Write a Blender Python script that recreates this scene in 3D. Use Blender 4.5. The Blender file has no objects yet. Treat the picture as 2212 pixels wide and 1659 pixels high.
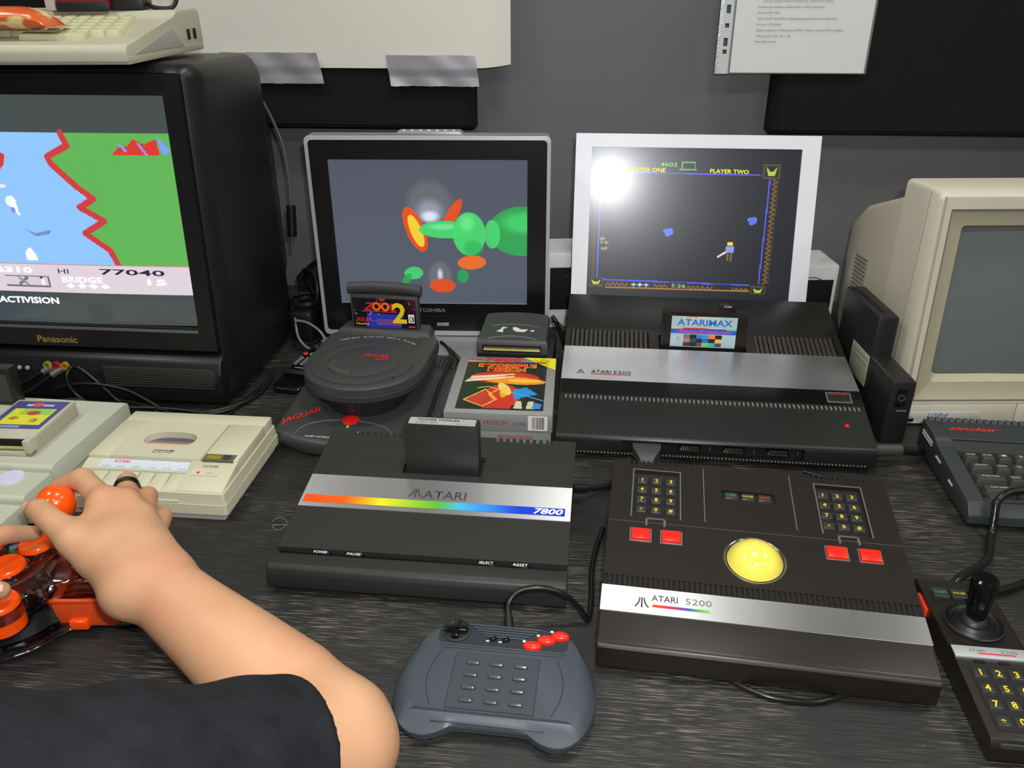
import bpy, bmesh, math, random
import numpy as np
from mathutils import Vector, Matrix

random.seed(7)
SC = bpy.context.scene
COL = SC.collection
S = 0.01                      # every number below is in centimetres
PI = math.pi

# ------------------------------------------------------------------ camera
F_PX, PITCH, ROLL, CAM_H = 1767.5, 0.4571, 0.0045, 54.14
_fw = Vector((0, math.cos(PITCH), -math.sin(PITCH)))
_up = Vector((0, math.sin(PITCH), math.cos(PITCH)))
_rt = Vector((1, 0, 0))
_R = _rt * math.cos(ROLL) - _up * math.sin(ROLL)
_U = _rt * math.sin(ROLL) + _up * math.cos(ROLL)
cam_d = bpy.data.cameras.new('camera')
cam_d.sensor_fit = 'HORIZONTAL'
cam_d.sensor_width = 36.0
cam_d.lens = F_PX / 2212 * 36.0
cam_d.clip_start = 0.02
cam_d.clip_end = 50
cam = bpy.data.objects.new('camera', cam_d)
COL.objects.link(cam)
cam.matrix_world = Matrix(((_R.x, _U.x, -_fw.x, 0), (_R.y, _U.y, -_fw.y, 0), (_R.z, _U.z, -_fw.z, CAM_H * S), (0, 0, 0, 1)))
SC.camera = cam

# ------------------------------------------------------------------ world, lights, exposure
w = bpy.data.worlds.new('room_air'); SC.world = w
w.use_nodes = True
w.node_tree.nodes['Background'].inputs[0].default_value = (0.9, 0.95, 1.0, 1)
w.node_tree.nodes['Background'].inputs[1].default_value = 0.02
SC.view_settings.view_transform = 'Standard'
SC.view_settings.look = 'None'
SC.view_settings.exposure = 0.0
SC.view_settings.gamma = 1.0
SC.view_settings.use_curve_mapping = False
SC.cycles.use_denoising = True
SC.cycles.max_bounces = 6
SC.cycles.use_adaptive_sampling = True
SC.cycles.adaptive_threshold = 0.04
SC.cycles.diffuse_bounces = 3
SC.cycles.glossy_bounces = 3
SC.cycles.transmission_bounces = 4
SC.cycles.transparent_max_bounces = 12
SC.cycles.sample_clamp_indirect = 4.0

def area_light(name, loc, size, power, color=(1, 1, 1), target=None):
    d = bpy.data.lights.new(name, 'AREA')
    d.shape = 'RECTANGLE'; d.size = size[0] * S; d.size_y = size[1] * S
    d.energy = power; d.color = color
    o = bpy.data.objects.new(name, d); COL.objects.link(o)
    o.location = Vector(loc) * S
    if target is not None:
        o.rotation_euler = (Vector(target) - Vector(loc)).to_track_quat('-Z', 'Y').to_euler()
    return o

# six ceiling lamps of the room
for lx, ly in ((-115, 75), (16, 80), (145, 70), (-115, -70), (16, -70), (145, -75)):
    area_light('ceiling_lamp_light', (lx, ly, 186), (36, 36), 9.4, (1.0, 0.985, 0.94))
# the flash of the camera that took the picture, beside its lens
area_light('camera_flash', (4.0, -1.5, 61.0), (3.0, 1.6), 6.4, (0.95, 0.97, 1.0), (6, 100, 6))

# ------------------------------------------------------------------ helpers
def lin(c):
    c = c / 255.0
    return c / 12.92 if c <= 0.04045 else ((c + 0.055) / 1.055) ** 2.4
def rgb(*c):
    return (lin(c[0]), lin(c[1]), lin(c[2]), 1.0)

MATS = {}
def mat(name, c=(128, 128, 128), rough=0.5, metal=0.0, bump=None, var=None, spec=0.5, coat=0.0, emit=0.0, aniso=None, trans=0.0, ior=1.45, alpha=1.0, sss=0.0):
    """a procedural principled material; bump=(scale, strength), var=(scale, amount), aniso = stretched brush bump"""
    if name in MATS: return MATS[name]
    m = bpy.data.materials.new(name); m.use_nodes = True
    nt = m.node_tree; b = nt.nodes['Principled BSDF']
    col = rgb(*c)
    b.inputs['Base Color'].default_value = col
    b.inputs['Roughness'].default_value = rough
    b.inputs['Metallic'].default_value = metal
    b.inputs['Specular IOR Level'].default_value = spec
    b.inputs['Coat Weight'].default_value = coat
    b.inputs['IOR'].default_value = ior
    b.inputs['Transmission Weight'].default_value = trans
    b.inputs['Alpha'].default_value = alpha
    if sss:
        b.inputs['Subsurface Weight'].default_value = sss
        b.inputs['Subsurface Radius'].default_value = (0.012, 0.004, 0.002)
        b.inputs['Subsurface Scale'].default_value = 1.0
    if emit:
        b.inputs['Emission Color'].default_value = col
        b.inputs['Emission Strength'].default_value = emit
    tc = nt.nodes.new('ShaderNodeTexCoord')
    if var:
        n = nt.nodes.new('ShaderNodeTexNoise'); n.inputs['Scale'].default_value = var[0]; n.inputs['Detail'].default_value = 5
        nt.links.new(tc.outputs['Object'], n.inputs['Vector'])
        r = nt.nodes.new('ShaderNodeValToRGB')
        a = var[1]
        r.color_ramp.elements[0].position = 0.3; r.color_ramp.elements[1].position = 0.7
        r.color_ramp.elements[0].color = [v * (1 - a) for v in col[:3]] + [1]
        r.color_ramp.elements[1].color = [min(1, v * (1 + a)) for v in col[:3]] + [1]
        nt.links.new(n.outputs['Fac'], r.inputs['Fac']); nt.links.new(r.outputs['Color'], b.inputs['Base Color'])
    if bump:
        n = nt.nodes.new('ShaderNodeTexNoise'); n.inputs['Scale'].default_value = bump[0]; n.inputs['Detail'].default_value = 3
        if aniso:
            mp = nt.nodes.new('ShaderNodeMapping'); mp.inputs['Scale'].default_value = aniso
            nt.links.new(tc.outputs['Object'], mp.inputs['Vector']); nt.links.new(mp.outputs['Vector'], n.inputs['Vector'])
        else:
            nt.links.new(tc.outputs['Object'], n.inputs['Vector'])
        bp = nt.nodes.new('ShaderNodeBump'); bp.inputs['Strength'].default_value = bump[1]; bp.inputs['Distance'].default_value = min(0.001, 0.12 / bump[0])
        nt.links.new(n.outputs['Fac'], bp.inputs['Height']); nt.links.new(bp.outputs['Normal'], b.inputs['Normal'])
    MATS[name] = m
    return m

def tag(o, label=None, cat=None, group=None, kind=None):
    if label: o['label'] = label
    if cat: o['category'] = cat
    if group: o['group'] = group
    if kind: o['kind'] = kind
    return o

def thing(name, label, cat, x, y, z=0.0, yaw=0.0, group=None):
    o = bpy.data.objects.new(name, None); COL.objects.link(o)
    o.location = Vector((x, y, z)) * S; o.rotation_euler = (0, 0, yaw)
    o.empty_display_size = 0.02
    return tag(o, label, cat, group)

def link(name, me, m, parent):
    o = bpy.data.objects.new(name, me); COL.objects.link(o)
    if m is not None and len(me.materials) == 0: me.materials.append(m)
    if parent is not None: o.parent = parent
    return o

class MB:
    """collects shapes in one bmesh (centimetres) and links them as one mesh object"""
    def __init__(s): s.bm = bmesh.new()
    def _bev(s, verts, bev, seg):
        if bev > 0:
            es = set()
            for v in verts:
                for e in v.link_edges: es.add(e)
            bmesh.ops.bevel(s.bm, geom=list(es), offset=bev, segments=seg, profile=0.5, affect='EDGES', clamp_overlap=True)
    def box(s, x0, x1, y0, y1, z0, z1, bev=0.0, seg=2, M=None):
        return s.hull8([(x0, y0, z0), (x1, y0, z0), (x1, y1, z0), (x0, y1, z0), (x0, y0, z1), (x1, y0, z1), (x1, y1, z1), (x0, y1, z1)], bev, seg, M)
    def hull8(s, p, bev=0.0, seg=2, M=None):
        v = [s.bm.verts.new((M @ Vector(q)) if M else q) for q in p]
        for f in ((0, 3, 2, 1), (4, 5, 6, 7), (0, 1, 5, 4), (1, 2, 6, 5), (2, 3, 7, 6), (3, 0, 4, 7)):
            s.bm.faces.new([v[i] for i in f])
        s._bev(v, bev, seg); return s
    def loft(s, rings, caps=True, closed=True, M=None, bev=0):
        vs = [[s.bm.verts.new((M @ Vector(q)) if M else q) for q in r] for r in rings]
        n = len(rings[0])
        for a, b in zip(vs, vs[1:]):
            for i in range(n if closed else n - 1):
                j = (i + 1) % n
                s.bm.faces.new((a[i], a[j], b[j], b[i]))
        if caps and closed:
            if caps != 'end': s.bm.faces.new(list(reversed(vs[0])))
            s.bm.faces.new(vs[-1])
        if bev: s._bev([q for r in vs for q in r], bev, 2)
        return s
    def prism(s, poly, a0, a1, axis='x', bev=0.0, seg=2, M=None):
        f = {'x': lambda a, p: (a, p[0], p[1]), 'y': lambda a, p: (p[0], a, p[1]), 'z': lambda a, p: (p[0], p[1], a)}[axis]
        s.loft([[f(a0, p) for p in poly], [f(a1, p) for p in poly]], M=M)
        if bev: s._bev(s.bm.verts[:] if False else [v for v in s._last(2 * len(poly))], bev, seg)
        return s
    def _last(s, n):
        s.bm.verts.ensure_lookup_table(); return s.bm.verts[-n:]
    def tube(s, pts, r, n=8, caps=True, sub=6, smooth=True):
        P = [Vector(p) for p in pts]
        if smooth and len(P) > 2:
            Q = []
            for i in range(len(P) - 1):
                p0 = P[max(i - 1, 0)]; p1 = P[i]; p2 = P[i + 1]; p3 = P[min(i + 2, len(P) - 1)]
                for k in range(sub):
                    t = k / sub
                    Q.append(0.5 * ((2 * p1) + (p2 - p0) * t + (2 * p0 - 5 * p1 + 4 * p2 - p3) * t * t + (3 * p1 - p0 - 3 * p2 + p3) * t ** 3))
            Q.append(P[-1]); P = Q
        rr = r if callable(r) else (lambda t: r)
        rings = []; up = None
        for i, p in enumerate(P):
            d = (P[min(i + 1, len(P) - 1)] - P[max(i - 1, 0)])
            d = d.normalized() if d.length > 1e-9 else Vector((0, 0, 1))
            if up is None:
                up = d.orthogonal().normalized()
            up = (up - d * up.dot(d))
            up = up.normalized() if up.length > 1e-6 else d.orthogonal().normalized()
            sd = d.cross(up); q = rr(i / max(1, len(P) - 1))
            rings.append([p + (up * math.cos(2 * PI * k / n) + sd * math.sin(2 * PI * k / n)) * q for k in range(n)])
        s.loft(rings, caps); return s
    def lathe(s, prof, n=32, M=None, caps=True):
        rings = [[(r * math.cos(2 * PI * k / n), r * math.sin(2 * PI * k / n), z) for k in range(n)] for r, z in prof]
        s.loft(rings, caps, M=M); return s
    def plate(s, x0, x1, y0, y1, z0, z1, holes=(), warp=None):
        """flat plate with rectangular holes, optionally warped by z += warp(x, y)"""
        xs = sorted({x0, x1} | {min(max(h[i], x0), x1) for h in holes for i in (0, 1)})
        ys = sorted({y0, y1} | {min(max(h[i], y0), y1) for h in holes for i in (2, 3)})
        nx, ny = len(xs) - 1, len(ys) - 1
        def solid(i, j):
            if i < 0 or j < 0 or i >= nx or j >= ny: return False
            cx, cy = (xs[i] + xs[i + 1]) / 2, (ys[j] + ys[j + 1]) / 2
            return not any(h[0] < cx < h[1] and h[2] < cy < h[3] for h in holes)
        V = {}
        def v(i, j, k):
            if (i, j, k) not in V:
                x, y = xs[i], ys[j]
                V[i, j, k] = s.bm.verts.new((x, y, (z1 if k else z0) + (warp(x, y) if warp else 0)))
            return V[i, j, k]
        for i in range(nx):
            for j in range(ny):
                if not solid(i, j): continue
                s.bm.faces.new((v(i, j, 1), v(i + 1, j, 1), v(i + 1, j + 1, 1), v(i, j + 1, 1)))
                s.bm.faces.new((v(i, j, 0), v(i, j + 1, 0), v(i + 1, j + 1, 0), v(i + 1, j, 0)))
                if not solid(i - 1, j): s.bm.faces.new((v(i, j, 0), v(i, j, 1), v(i, j + 1, 1), v(i, j + 1, 0)))
                if not solid(i + 1, j): s.bm.faces.new((v(i + 1, j, 0), v(i + 1, j + 1, 0), v(i + 1, j + 1, 1), v(i + 1, j, 1)))
                if not solid(i, j - 1): s.bm.faces.new((v(i, j, 0), v(i + 1, j, 0), v(i + 1, j, 1), v(i, j, 1)))
                if not solid(i, j + 1): s.bm.faces.new((v(i, j + 1, 0), v(i, j + 1, 1), v(i + 1, j + 1, 1), v(i + 1, j + 1, 0)))
        return s
    def poly(s, pts):
        s.bm.faces.new([s.bm.verts.new(p) for p in pts]); return s
    def xf(s, M):
        bmesh.ops.transform(s.bm, matrix=M, verts=s.bm.verts[:]); return s
    def mesh(s, name, smooth=35):
        bmesh.ops.recalc_face_normals(s.bm, faces=s.bm.faces[:])
        bmesh.ops.scale(s.bm, vec=(S, S, S), verts=s.bm.verts[:])
        me = bpy.data.meshes.new(name); s.bm.to_mesh(me); s.bm.free()
        if smooth:
            me.shade_smooth(); me.set_sharp_from_angle(angle=math.radians(smooth))
        return me
    def build(s, name, m, parent=None, smooth=35, M=None, label=None):
        if M is not None: s.xf(M)
        o = link(name, s.mesh(name, smooth), m, parent)
        if label: o['label'] = label
        return o

def copies(name, me, m, parent, mats):
    """alike pieces that share one mesh, each an object of its own"""
    out = []
    for M in mats:
        o = link(name, me, m, parent)
        M = M.copy(); M.translation = M.translation * S
        o.matrix_local = M; out.append(o)
    return out

def T(x=0, y=0, z=0, rx=0, ry=0, rz=0):
    return Matrix.Translation((x, y, z)) @ Matrix.Rotation(rz, 4, 'Z') @ Matrix.Rotation(ry, 4, 'Y') @ Matrix.Rotation(rx, 4, 'X')

def frame(o, xd, yd):
    """matrix whose x and y run along xd and yd: where flat print lies"""
    x = Vector(xd).normalized(); y = Vector(yd); y = (y - x * x.dot(y)).normalized(); z = x.cross(y); o = Vector(o)
    return Matrix(((x.x, y.x, z.x, o.x), (x.y, y.y, z.y, o.y), (x.z, y.z, z.z, o.z), (0, 0, 0, 1)))

class Prof:
    """a surface extruded along x from a (y, z) profile"""
    def __init__(s, pts): s.p = pts
    def z(s, y):
        for (a, za), (b, zb) in zip(s.p, s.p[1:]):
            if a - 1e-6 <= y <= b + 1e-6: return za + (zb - za) * (y - a) / (b - a)
        return s.p[0][1] if y < s.p[0][0] else s.p[-1][1]
    def at(s, x, y, d=0.02):
        e = 0.01; t = Vector((0, 2 * e, s.z(y + e) - s.z(y - e))).normalized()
        n = Vector((1, 0, 0)).cross(t)
        return frame(Vector((x, y, s.z(y))) + n * d, (1, 0, 0), t)

def text(st, size, M, m, parent, name='lettering', align='CENTER', bold=0.0, shear=0.0, space=1.0, ext=0.0, sx=1.0, width=None):
    """flat print; size = capital height in cm, width = fit to this width"""
    cu = bpy.data.curves.new(name, 'FONT'); cu.body = st; cu.size = 1.0
    cu.align_x = align; cu.align_y = 'BOTTOM_BASELINE'; cu.shear = shear; cu.space_character = space; cu.offset = bold
    cu.resolution_u = 2; cu.extrude = ext
    o = bpy.data.objects.new(name, cu)
    me = bpy.data.meshes.new_from_object(o)
    bpy.data.objects.remove(o); bpy.data.curves.remove(cu)
    k = size / 0.7
    if width and len(me.vertices):
        xs = [v.co.x for v in me.vertices]; sx = width / ((max(xs) - min(xs)) * k)
    me.transform(Matrix.Diagonal((k * sx * S, k * S, S, 1)))
    M = M.copy(); M.translation = M.translation * S
    me.materials.clear()
    ob = link(name, me, m, parent); ob.matrix_local = M
    return ob

def fuji(M, h, m, parent, name='emblem'):
    """the three-pronged mountain emblem"""
    b = MB(); H = h
    def strip(l, r): b.loft([[(p[0], p[1], 0) for p in l], [(p[0], p[1], 0) for p in r]], caps=False, closed=False)
    strip([(-.07 * H, 0), (-.07 * H, H)], [(.07 * H, 0), (.07 * H, H)])
    for sg in (-1, 1):
        o, i = [], []
        for k in range(9):
            t = k / 8; y = H * (1 - t)
            o.append((sg * H * (.12 + .36 * t ** 2.6), y)); i.append((sg * H * (.23 + .42 * t ** 2.2), y + (.16 * H * t if k == 8 else 0)))
        strip(o, i)
    ob = b.build(name, m, parent, 0)
    M = M.copy(); M.translation = M.translation * S; ob.matrix_local = M
    return ob

class Canvas:
    """a small raster drawn by formula and laid out as a coloured mesh: flat print and screens"""
    def __init__(s, nx, ny, bg):
        s.nx, s.ny = nx, ny; s.a = np.zeros((ny, nx, 3)); s.a[:] = bg
        s.U, s.V = np.meshgrid((np.arange(nx) + .5) / nx, (np.arange(ny) + .5) / ny)
    def put(s, mask, c, al=1.0):
        c = np.array(c, float); m = (mask * al)[..., None] if not isinstance(al, np.ndarray) else (mask * al)[..., None]
        s.a = s.a * (1 - m) + c * m; return s
    def rect(s, u0, u1, v0, v1, c, al=1.0): return s.put(((s.U >= u0) & (s.U <= u1) & (s.V >= v0) & (s.V <= v1)).astype(float), c, al)
    def ell(s, u, v, ru, rv, c, al=1.0, rot=0.0, soft=0.0):
        du, dv = s.U - u, s.V - v; cs, sn = math.cos(rot), math.sin(rot)
        d = np.sqrt(((du * cs + dv * sn) / ru) ** 2 + ((-du * sn + dv * cs) / rv) ** 2)
        return s.put(np.clip((1 - d) / soft, 0, 1) if soft else (d < 1).astype(float), c, al)
    def poly(s, pts, c, al=1.0):
        ins = np.zeros_like(s.U, bool); n = len(pts)
        for i in range(n):
            (x0, y0), (x1, y1) = pts[i], pts[(i + 1) % n]
            if y0 == y1: continue
            cr = ((s.V >= min(y0, y1)) & (s.V < max(y0, y1))) & (s.U < (x1 - x0) * (s.V - y0) / (y1 - y0) + x0)
            ins ^= cr
        return s.put(ins.astype(float), c, al)
    def line(s, pts, wd, c, asp=1.0, al=1.0):
        D = np.full_like(s.U, 9.0)
        for (x0, y0), (x1, y1) in zip(pts, pts[1:]):
            ax, ay, bx, by = x0 * asp, y0, x1 * asp, y1; L = (bx - ax) ** 2 + (by - ay) ** 2 + 1e-12
            t = np.clip(((s.U * asp - ax) * (bx - ax) + (s.V - ay) * (by - ay)) / L, 0, 1)
            D = np.minimum(D, np.hypot(s.U * asp - ax - t * (bx - ax), s.V - ay - t * (by - ay)))
        return s.put((D < wd / 2).astype(float), c, al)
    def build(s, name, W, H, M, parent, m, bulge=None):
        """M places the sheet's lower left corner; bulge(u, v) lifts it along the sheet's normal"""
        nx, ny = s.nx, s.ny
        gx, gy = np.meshgrid(np.linspace(0, 1, nx + 1), np.linspace(0, 1, ny + 1))
        co = np.stack([gx * W, gy * H, bulge(gx, gy) if bulge else np.zeros_like(gx)], -1).reshape(-1, 3) * S
        i = (np.arange(ny)[:, None] * (nx + 1) + np.arange(nx)[None]).reshape(-1)
        fc = np.stack([i, i + 1, i + nx + 2, i + nx + 1], -1)
        me = bpy.data.meshes.new(name)
        me.from_pydata(co.tolist(), [], fc.tolist())
        v = np.clip(s.a, 0, 255) / 255.0
        v = np.where(v <= 0.04045, v / 12.92, ((v + 0.055) / 1.055) ** 2.4).reshape(-1, 3)
        at = me.color_attributes.new('ink', 'FLOAT_COLOR', 'CORNER')
        rgba = np.ones((len(v), 4, 4), np.float32); rgba[:, :, :3] = v[:, None, :]
        at.data.foreach_set('color', rgba.reshape(-1))
        me.shade_smooth()
        ob = link(name, me, m, parent); M = M.copy(); M.translation = M.translation * S; ob.matrix_local = M
        return ob

def ink(name, rough=0.4, emit=0.0, spec=0.4, coat=0.0, metal=0.0):
    if name in MATS: return MATS[name]
    m = bpy.data.materials.new(name); m.use_nodes = True; nt = m.node_tree; b = nt.nodes['Principled BSDF']
    a = nt.nodes.new('ShaderNodeAttribute'); a.attribute_name = 'ink'
    b.inputs['Roughness'].default_value = rough; b.inputs['Specular IOR Level'].default_value = spec; b.inputs['Coat Weight'].default_value = coat
    b.inputs['Metallic'].default_value = metal
    if emit:
        b.inputs['Base Color'].default_value = (0.01, 0.01, 0.012, 1)
        nt.links.new(a.outputs['Color'], b.inputs['Emission Color']); b.inputs['Emission Strength'].default_value = emit
    else:
        nt.links.new(a.outputs['Color'], b.inputs['Base Color'])
    MATS[name] = m; return m

def rrect(x0, x1, y0, y1, r, n=5):
    out = []
    for cx, cy, a0 in ((x1 - r, y1 - r, 0), (x0 + r, y1 - r, 90), (x0 + r, y0 + r, 180), (x1 - r, y0 + r, 270)):
        for k in range(n + 1):
            a = math.radians(a0 + 90 * k / n); out.append((cx + r * math.cos(a), cy + r * math.sin(a)))
    return out

def cable(name, label, pts, r, m, plugs=(), cat='cable', group=None, n=8):
    """a cable as one thing: cord (+ plugs)"""
    if not plugs:
        o = MB().tube(pts, r, n).build(name, m, None, 60); return tag(o, label, cat, group)
    p0 = Vector(pts[0]); t = thing(name, label, cat, p0.x, p0.y, p0.z, 0, group)
    q = [Vector(p) - p0 for p in pts]
    MB().tube(q, r, n).build('cord', m, t, 60)
    for nm, pa, pb, pr, pm in plugs:
        MB().tube([Vector(pa) - p0, Vector(pb) - p0], pr, 12, smooth=False).build(nm, pm, t, 40)
    return t
# ------------------------------------------------------------------ materials
BLK = mat('black_plastic', (32, 32, 32), 0.42, bump=(900, 0.15))
BLKT = mat('black_textured_plastic', (38, 38, 36), 0.5, bump=(1500, 0.35))
BLKG = mat('black_gloss_plastic', (16, 16, 16), 0.12)
BRN = mat('brown_black_plastic', (33, 29, 24), 0.34, bump=(1200, 0.2))
GRNBLK = mat('dark_console_plastic', (27, 31, 27), 0.36, bump=(1200, 0.2))
GREY = mat('charcoal_plastic', (58, 60, 59), 0.45, bump=(1200, 0.2))
SLATE = mat('slate_grey_plastic', (62, 68, 74), 0.42, bump=(1200, 0.15))
BEIGE = mat('beige_plastic', (186, 184, 160), 0.45, bump=(900, 0.08))
BEIGED = mat('darker_beige_plastic', (172, 166, 142), 0.5)
CREAM = mat('cream_plastic', (204, 198, 178), 0.42, bump=(900, 0.08))
CREAMD = mat('tan_bezel_plastic', (178, 170, 144), 0.5)
KEYC = mat('yellowed_key_plastic', (200, 198, 158), 0.5)
RUB = mat('black_rubber', (20, 20, 20), 0.45)
VOID = mat('dark_recess', (8, 8, 8), 0.8)
WHT = mat('white_plastic', (226, 226, 226), 0.4)
SILV = mat('silver_plastic', (150, 150, 152), 0.35, metal=0.3)
CHROME = mat('chrome', (215, 215, 218), 0.12, metal=1.0)
BRUSH = mat('brushed_aluminium', (205, 205, 205), 0.4, metal=1.0, var=(9, 0.06))
def brushed(m, a=.9):
    nt = m.node_tree; b = nt.nodes['Principled BSDF']; b.inputs['Anisotropic'].default_value = a
    v = nt.nodes.new('ShaderNodeCombineXYZ'); v.inputs[0].default_value = .11; v.inputs[1].default_value = .98; v.inputs[2].default_value = .14
    nt.links.new(v.outputs[0], b.inputs['Tangent'])
brushed(BRUSH)
GREYMET = mat('pin_metal', (170, 170, 165), 0.35, metal=0.8)
RED = mat('red_button_plastic', (232, 38, 22), 0.3)
REDI = mat('red_print', (216, 40, 34), 0.5)
DREDI = mat('dark_red_print', (160, 40, 50), 0.5)
WHTI = mat('white_print', (235, 235, 235), 0.5)
BLKI = mat('black_print', (28, 28, 30), 0.5)
GRYI = mat('grey_print', (110, 110, 112), 0.5)
LOGO = mat('dark_grey_print', (66, 64, 64), 0.55)
YELI = mat('yellow_print', (236, 206, 20), 0.5)
GRNI = mat('green_print', (40, 170, 100), 0.5)
ORGI = mat('orange_print', (255, 150, 20), 0.5)
BLUI = mat('blue_print', (90, 110, 200), 0.5)
GOLDI = mat('gold_print', (150, 128, 70), 0.45)
ORANGE = mat('orange_plastic', (255, 84, 10), 0.22, coat=0.3)
PRINT = ink('printed_card', 0.32, coat=0.15)
LABELP = ink('printed_label', 0.35)
LCDM = ink('lit_lcd_picture', 0.32, emit=1.0)
LCDG = ink('lit_satin_lcd_picture', 0.34, emit=1.0, spec=.5, coat=.7)
LCDG.node_tree.nodes['Principled BSDF'].inputs['Coat Roughness'].default_value = .2
CRTM = ink('lit_crt_picture', 0.12, emit=1.0)

def wood_mat():
    m = bpy.data.materials.new('black_stained_wood'); m.use_nodes = True; nt = m.node_tree; b = nt.nodes['Principled BSDF']
    tc = nt.nodes.new('ShaderNodeTexCoord')
    def noise(sc, scale, det=4, dist=0.0):
        mp = nt.nodes.new('ShaderNodeMapping'); mp.inputs['Scale'].default_value = sc
        n = nt.nodes.new('ShaderNodeTexNoise'); n.inputs['Scale'].default_value = scale; n.inputs['Detail'].default_value = det; n.inputs['Distortion'].default_value = dist
        nt.links.new(tc.outputs['Object'], mp.inputs['Vector']); nt.links.new(mp.outputs['Vector'], n.inputs['Vector']); return n
    def ramp(n, p0, p1, c0, c1):
        r = nt.nodes.new('ShaderNodeValToRGB'); e = r.color_ramp.elements
        e[0].position = p0; e[1].position = p1; e[0].color = c0; e[1].color = c1
        nt.links.new(n.outputs['Fac'], r.inputs['Fac']); return r
    grain = noise((2, 110, 110), 6)
    base = ramp(grain, 0.3, 0.75, rgb(17, 16, 16), rgb(40, 38, 36))
    scr = noise((6, 230, 230), 5, 2)                       # long thin rubbed-through fibres
    scrm = ramp(scr, 0.55, 0.64, (0, 0, 0, 1), (1, 1, 1, 1))
    patch = noise((3, 4, 3), 2.2, 3)
    patm = ramp(patch, 0.42, 0.64, (0.04, 0.04, 0.04, 1), (0.6, 0.6, 0.6, 1))
    spk = noise((30, 60, 30), 9, 2); spkm = ramp(spk, 0.74, 0.78, (0, 0, 0, 1), (0.5, 0.5, 0.5, 1))
    mul = nt.nodes.new('ShaderNodeMixRGB'); mul.blend_type = 'MULTIPLY'; mul.inputs['Fac'].default_value = 1
    nt.links.new(scrm.outputs['Color'], mul.inputs['Color1']); nt.links.new(patm.outputs['Color'], mul.inputs['Color2'])
    add = nt.nodes.new('ShaderNodeMixRGB'); add.blend_type = 'ADD'; add.inputs['Fac'].default_value = 1
    nt.links.new(mul.outputs['Color'], add.inputs['Color1']); nt.links.new(spkm.outputs['Color'], add.inputs['Color2'])
    mix = nt.nodes.new('ShaderNodeMixRGB'); mix.inputs['Color2'].default_value = rgb(150, 144, 124)
    nt.links.new(add.outputs['Color'], mix.inputs['Fac']); nt.links.new(base.outputs['Color'], mix.inputs['Color1'])
    nt.links.new(mix.outputs['Color'], b.inputs['Base Color'])
    b.inputs['Roughness'].default_value = 0.55
    bp = nt.nodes.new('ShaderNodeBump'); bp.inputs['Strength'].default_value = 0.35; bp.inputs['Distance'].default_value = 0.0004
    nt.links.new(grain.outputs['Fac'], bp.inputs['Height']); nt.links.new(bp.outputs['Normal'], b.inputs['Normal'])
    return m

# ------------------------------------------------------------------ the room
YAW = -0.10                                   # the wall runs slightly askew to the camera
ROOM = Matrix.Translation((0, 152, 0)) @ Matrix.Rotation(YAW, 4, 'Z')     # local x along the wall, -y into the room
def struct(name, b, m):
    return tag(b.build(name, m, None, 0, M=ROOM), kind='structure')
PAINT = mat('grey_wall_paint', (102, 102, 103), 0.6, bump=(220, 0.12), var=(2.5, 0.05))
struct('wall_back', MB().box(-260, 260, 0, 12, -76, 192), PAINT)
struct('wall_left', MB().box(-272, -260, -420, 12, -76, 192), mat('side_wall_paint', (150, 150, 148), 0.7))
struct('wall_right', MB().box(260, 272, -420, 12, -76, 192), MATS['side_wall_paint'])
struct('wall_front', MB().box(-272, 272, -432, -420, -76, 192), MATS['side_wall_paint'])
struct('floor', MB().box(-272, 272, -432, 12, -88, -76), mat('grey_floor', (90, 88, 84), 0.6, var=(4, 0.1)))
struct('ceiling', MB().box(-272, 272, -432, 12, 192, 204), mat('ceiling_paint', (205, 205, 200), 0.8))

# table
t = thing('table', 'long black-stained wooden table with worn scratched top', 'table', 0, 152, 0, YAW)
MB().box(-185, 185, -132, -1.0, -4.2, 0, 0.25).build('tabletop', wood_mat(), t)
for x in (-176, 176):
    for y in (-124, -9): MB().box(x - 3.5, x + 3.5, y - 3.5, y + 3.5, -75.9, -4.2, 0.3).build('leg', BLK, t)

def wallthing(name, label, cat, x=0, z=0, group=None):
    p = ROOM @ Vector((x, 0, z)); return thing(name, label, cat, p.x, p.y, p.z, YAW, group)

def fabric():
    m = mat('black_panel_fabric', (23, 23, 23), 0.85, bump=(60, 0.9), aniso=(14, 14, 1.2), spec=0.25)
    return m
# acoustic panels (bevelled edge: wide at the wall, narrower in front)
def panel(name, label, x0, x1, z0, z1, bevel):
    t = wallthing(name, label, 'acoustic panel', (x0 + x1) / 2, z0, 'acoustic panels on the wall')
    h = (x1 - x0) / 2; H = z1 - z0
    b = MB().loft([[(-h, -.05, 0), (h, -.05, 0), (h, -.05, H), (-h, -.05, H)],
                   [(-h, -3.6, 0), (h, -3.6, 0), (h, -3.6, H), (-h, -3.6, H)],
                   [(-h + bevel, -5, bevel * .5), (h - bevel, -5, bevel * .5), (h - bevel, -5, H - bevel), (-h + bevel, -5, H - bevel)]])
    bmesh.ops.bevel(b.bm, geom=b.bm.edges[:], offset=.35, segments=2, affect='EDGES')
    b.build('padding', fabric(), t)
    MB().box(-h + .3, h - .3, -.6, -.02, .3, H - .3).build('backing_board', BLK, t)
    return t
panel('acoustic_panel', 'black fabric panel under the taped white poster', -93, -5.9, 30.7, 92, 1.2)
panel('acoustic_panel', 'black fabric panel behind the page in a plastic sleeve', 44.2, 132, 30.6, 92, 1.2)

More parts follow.
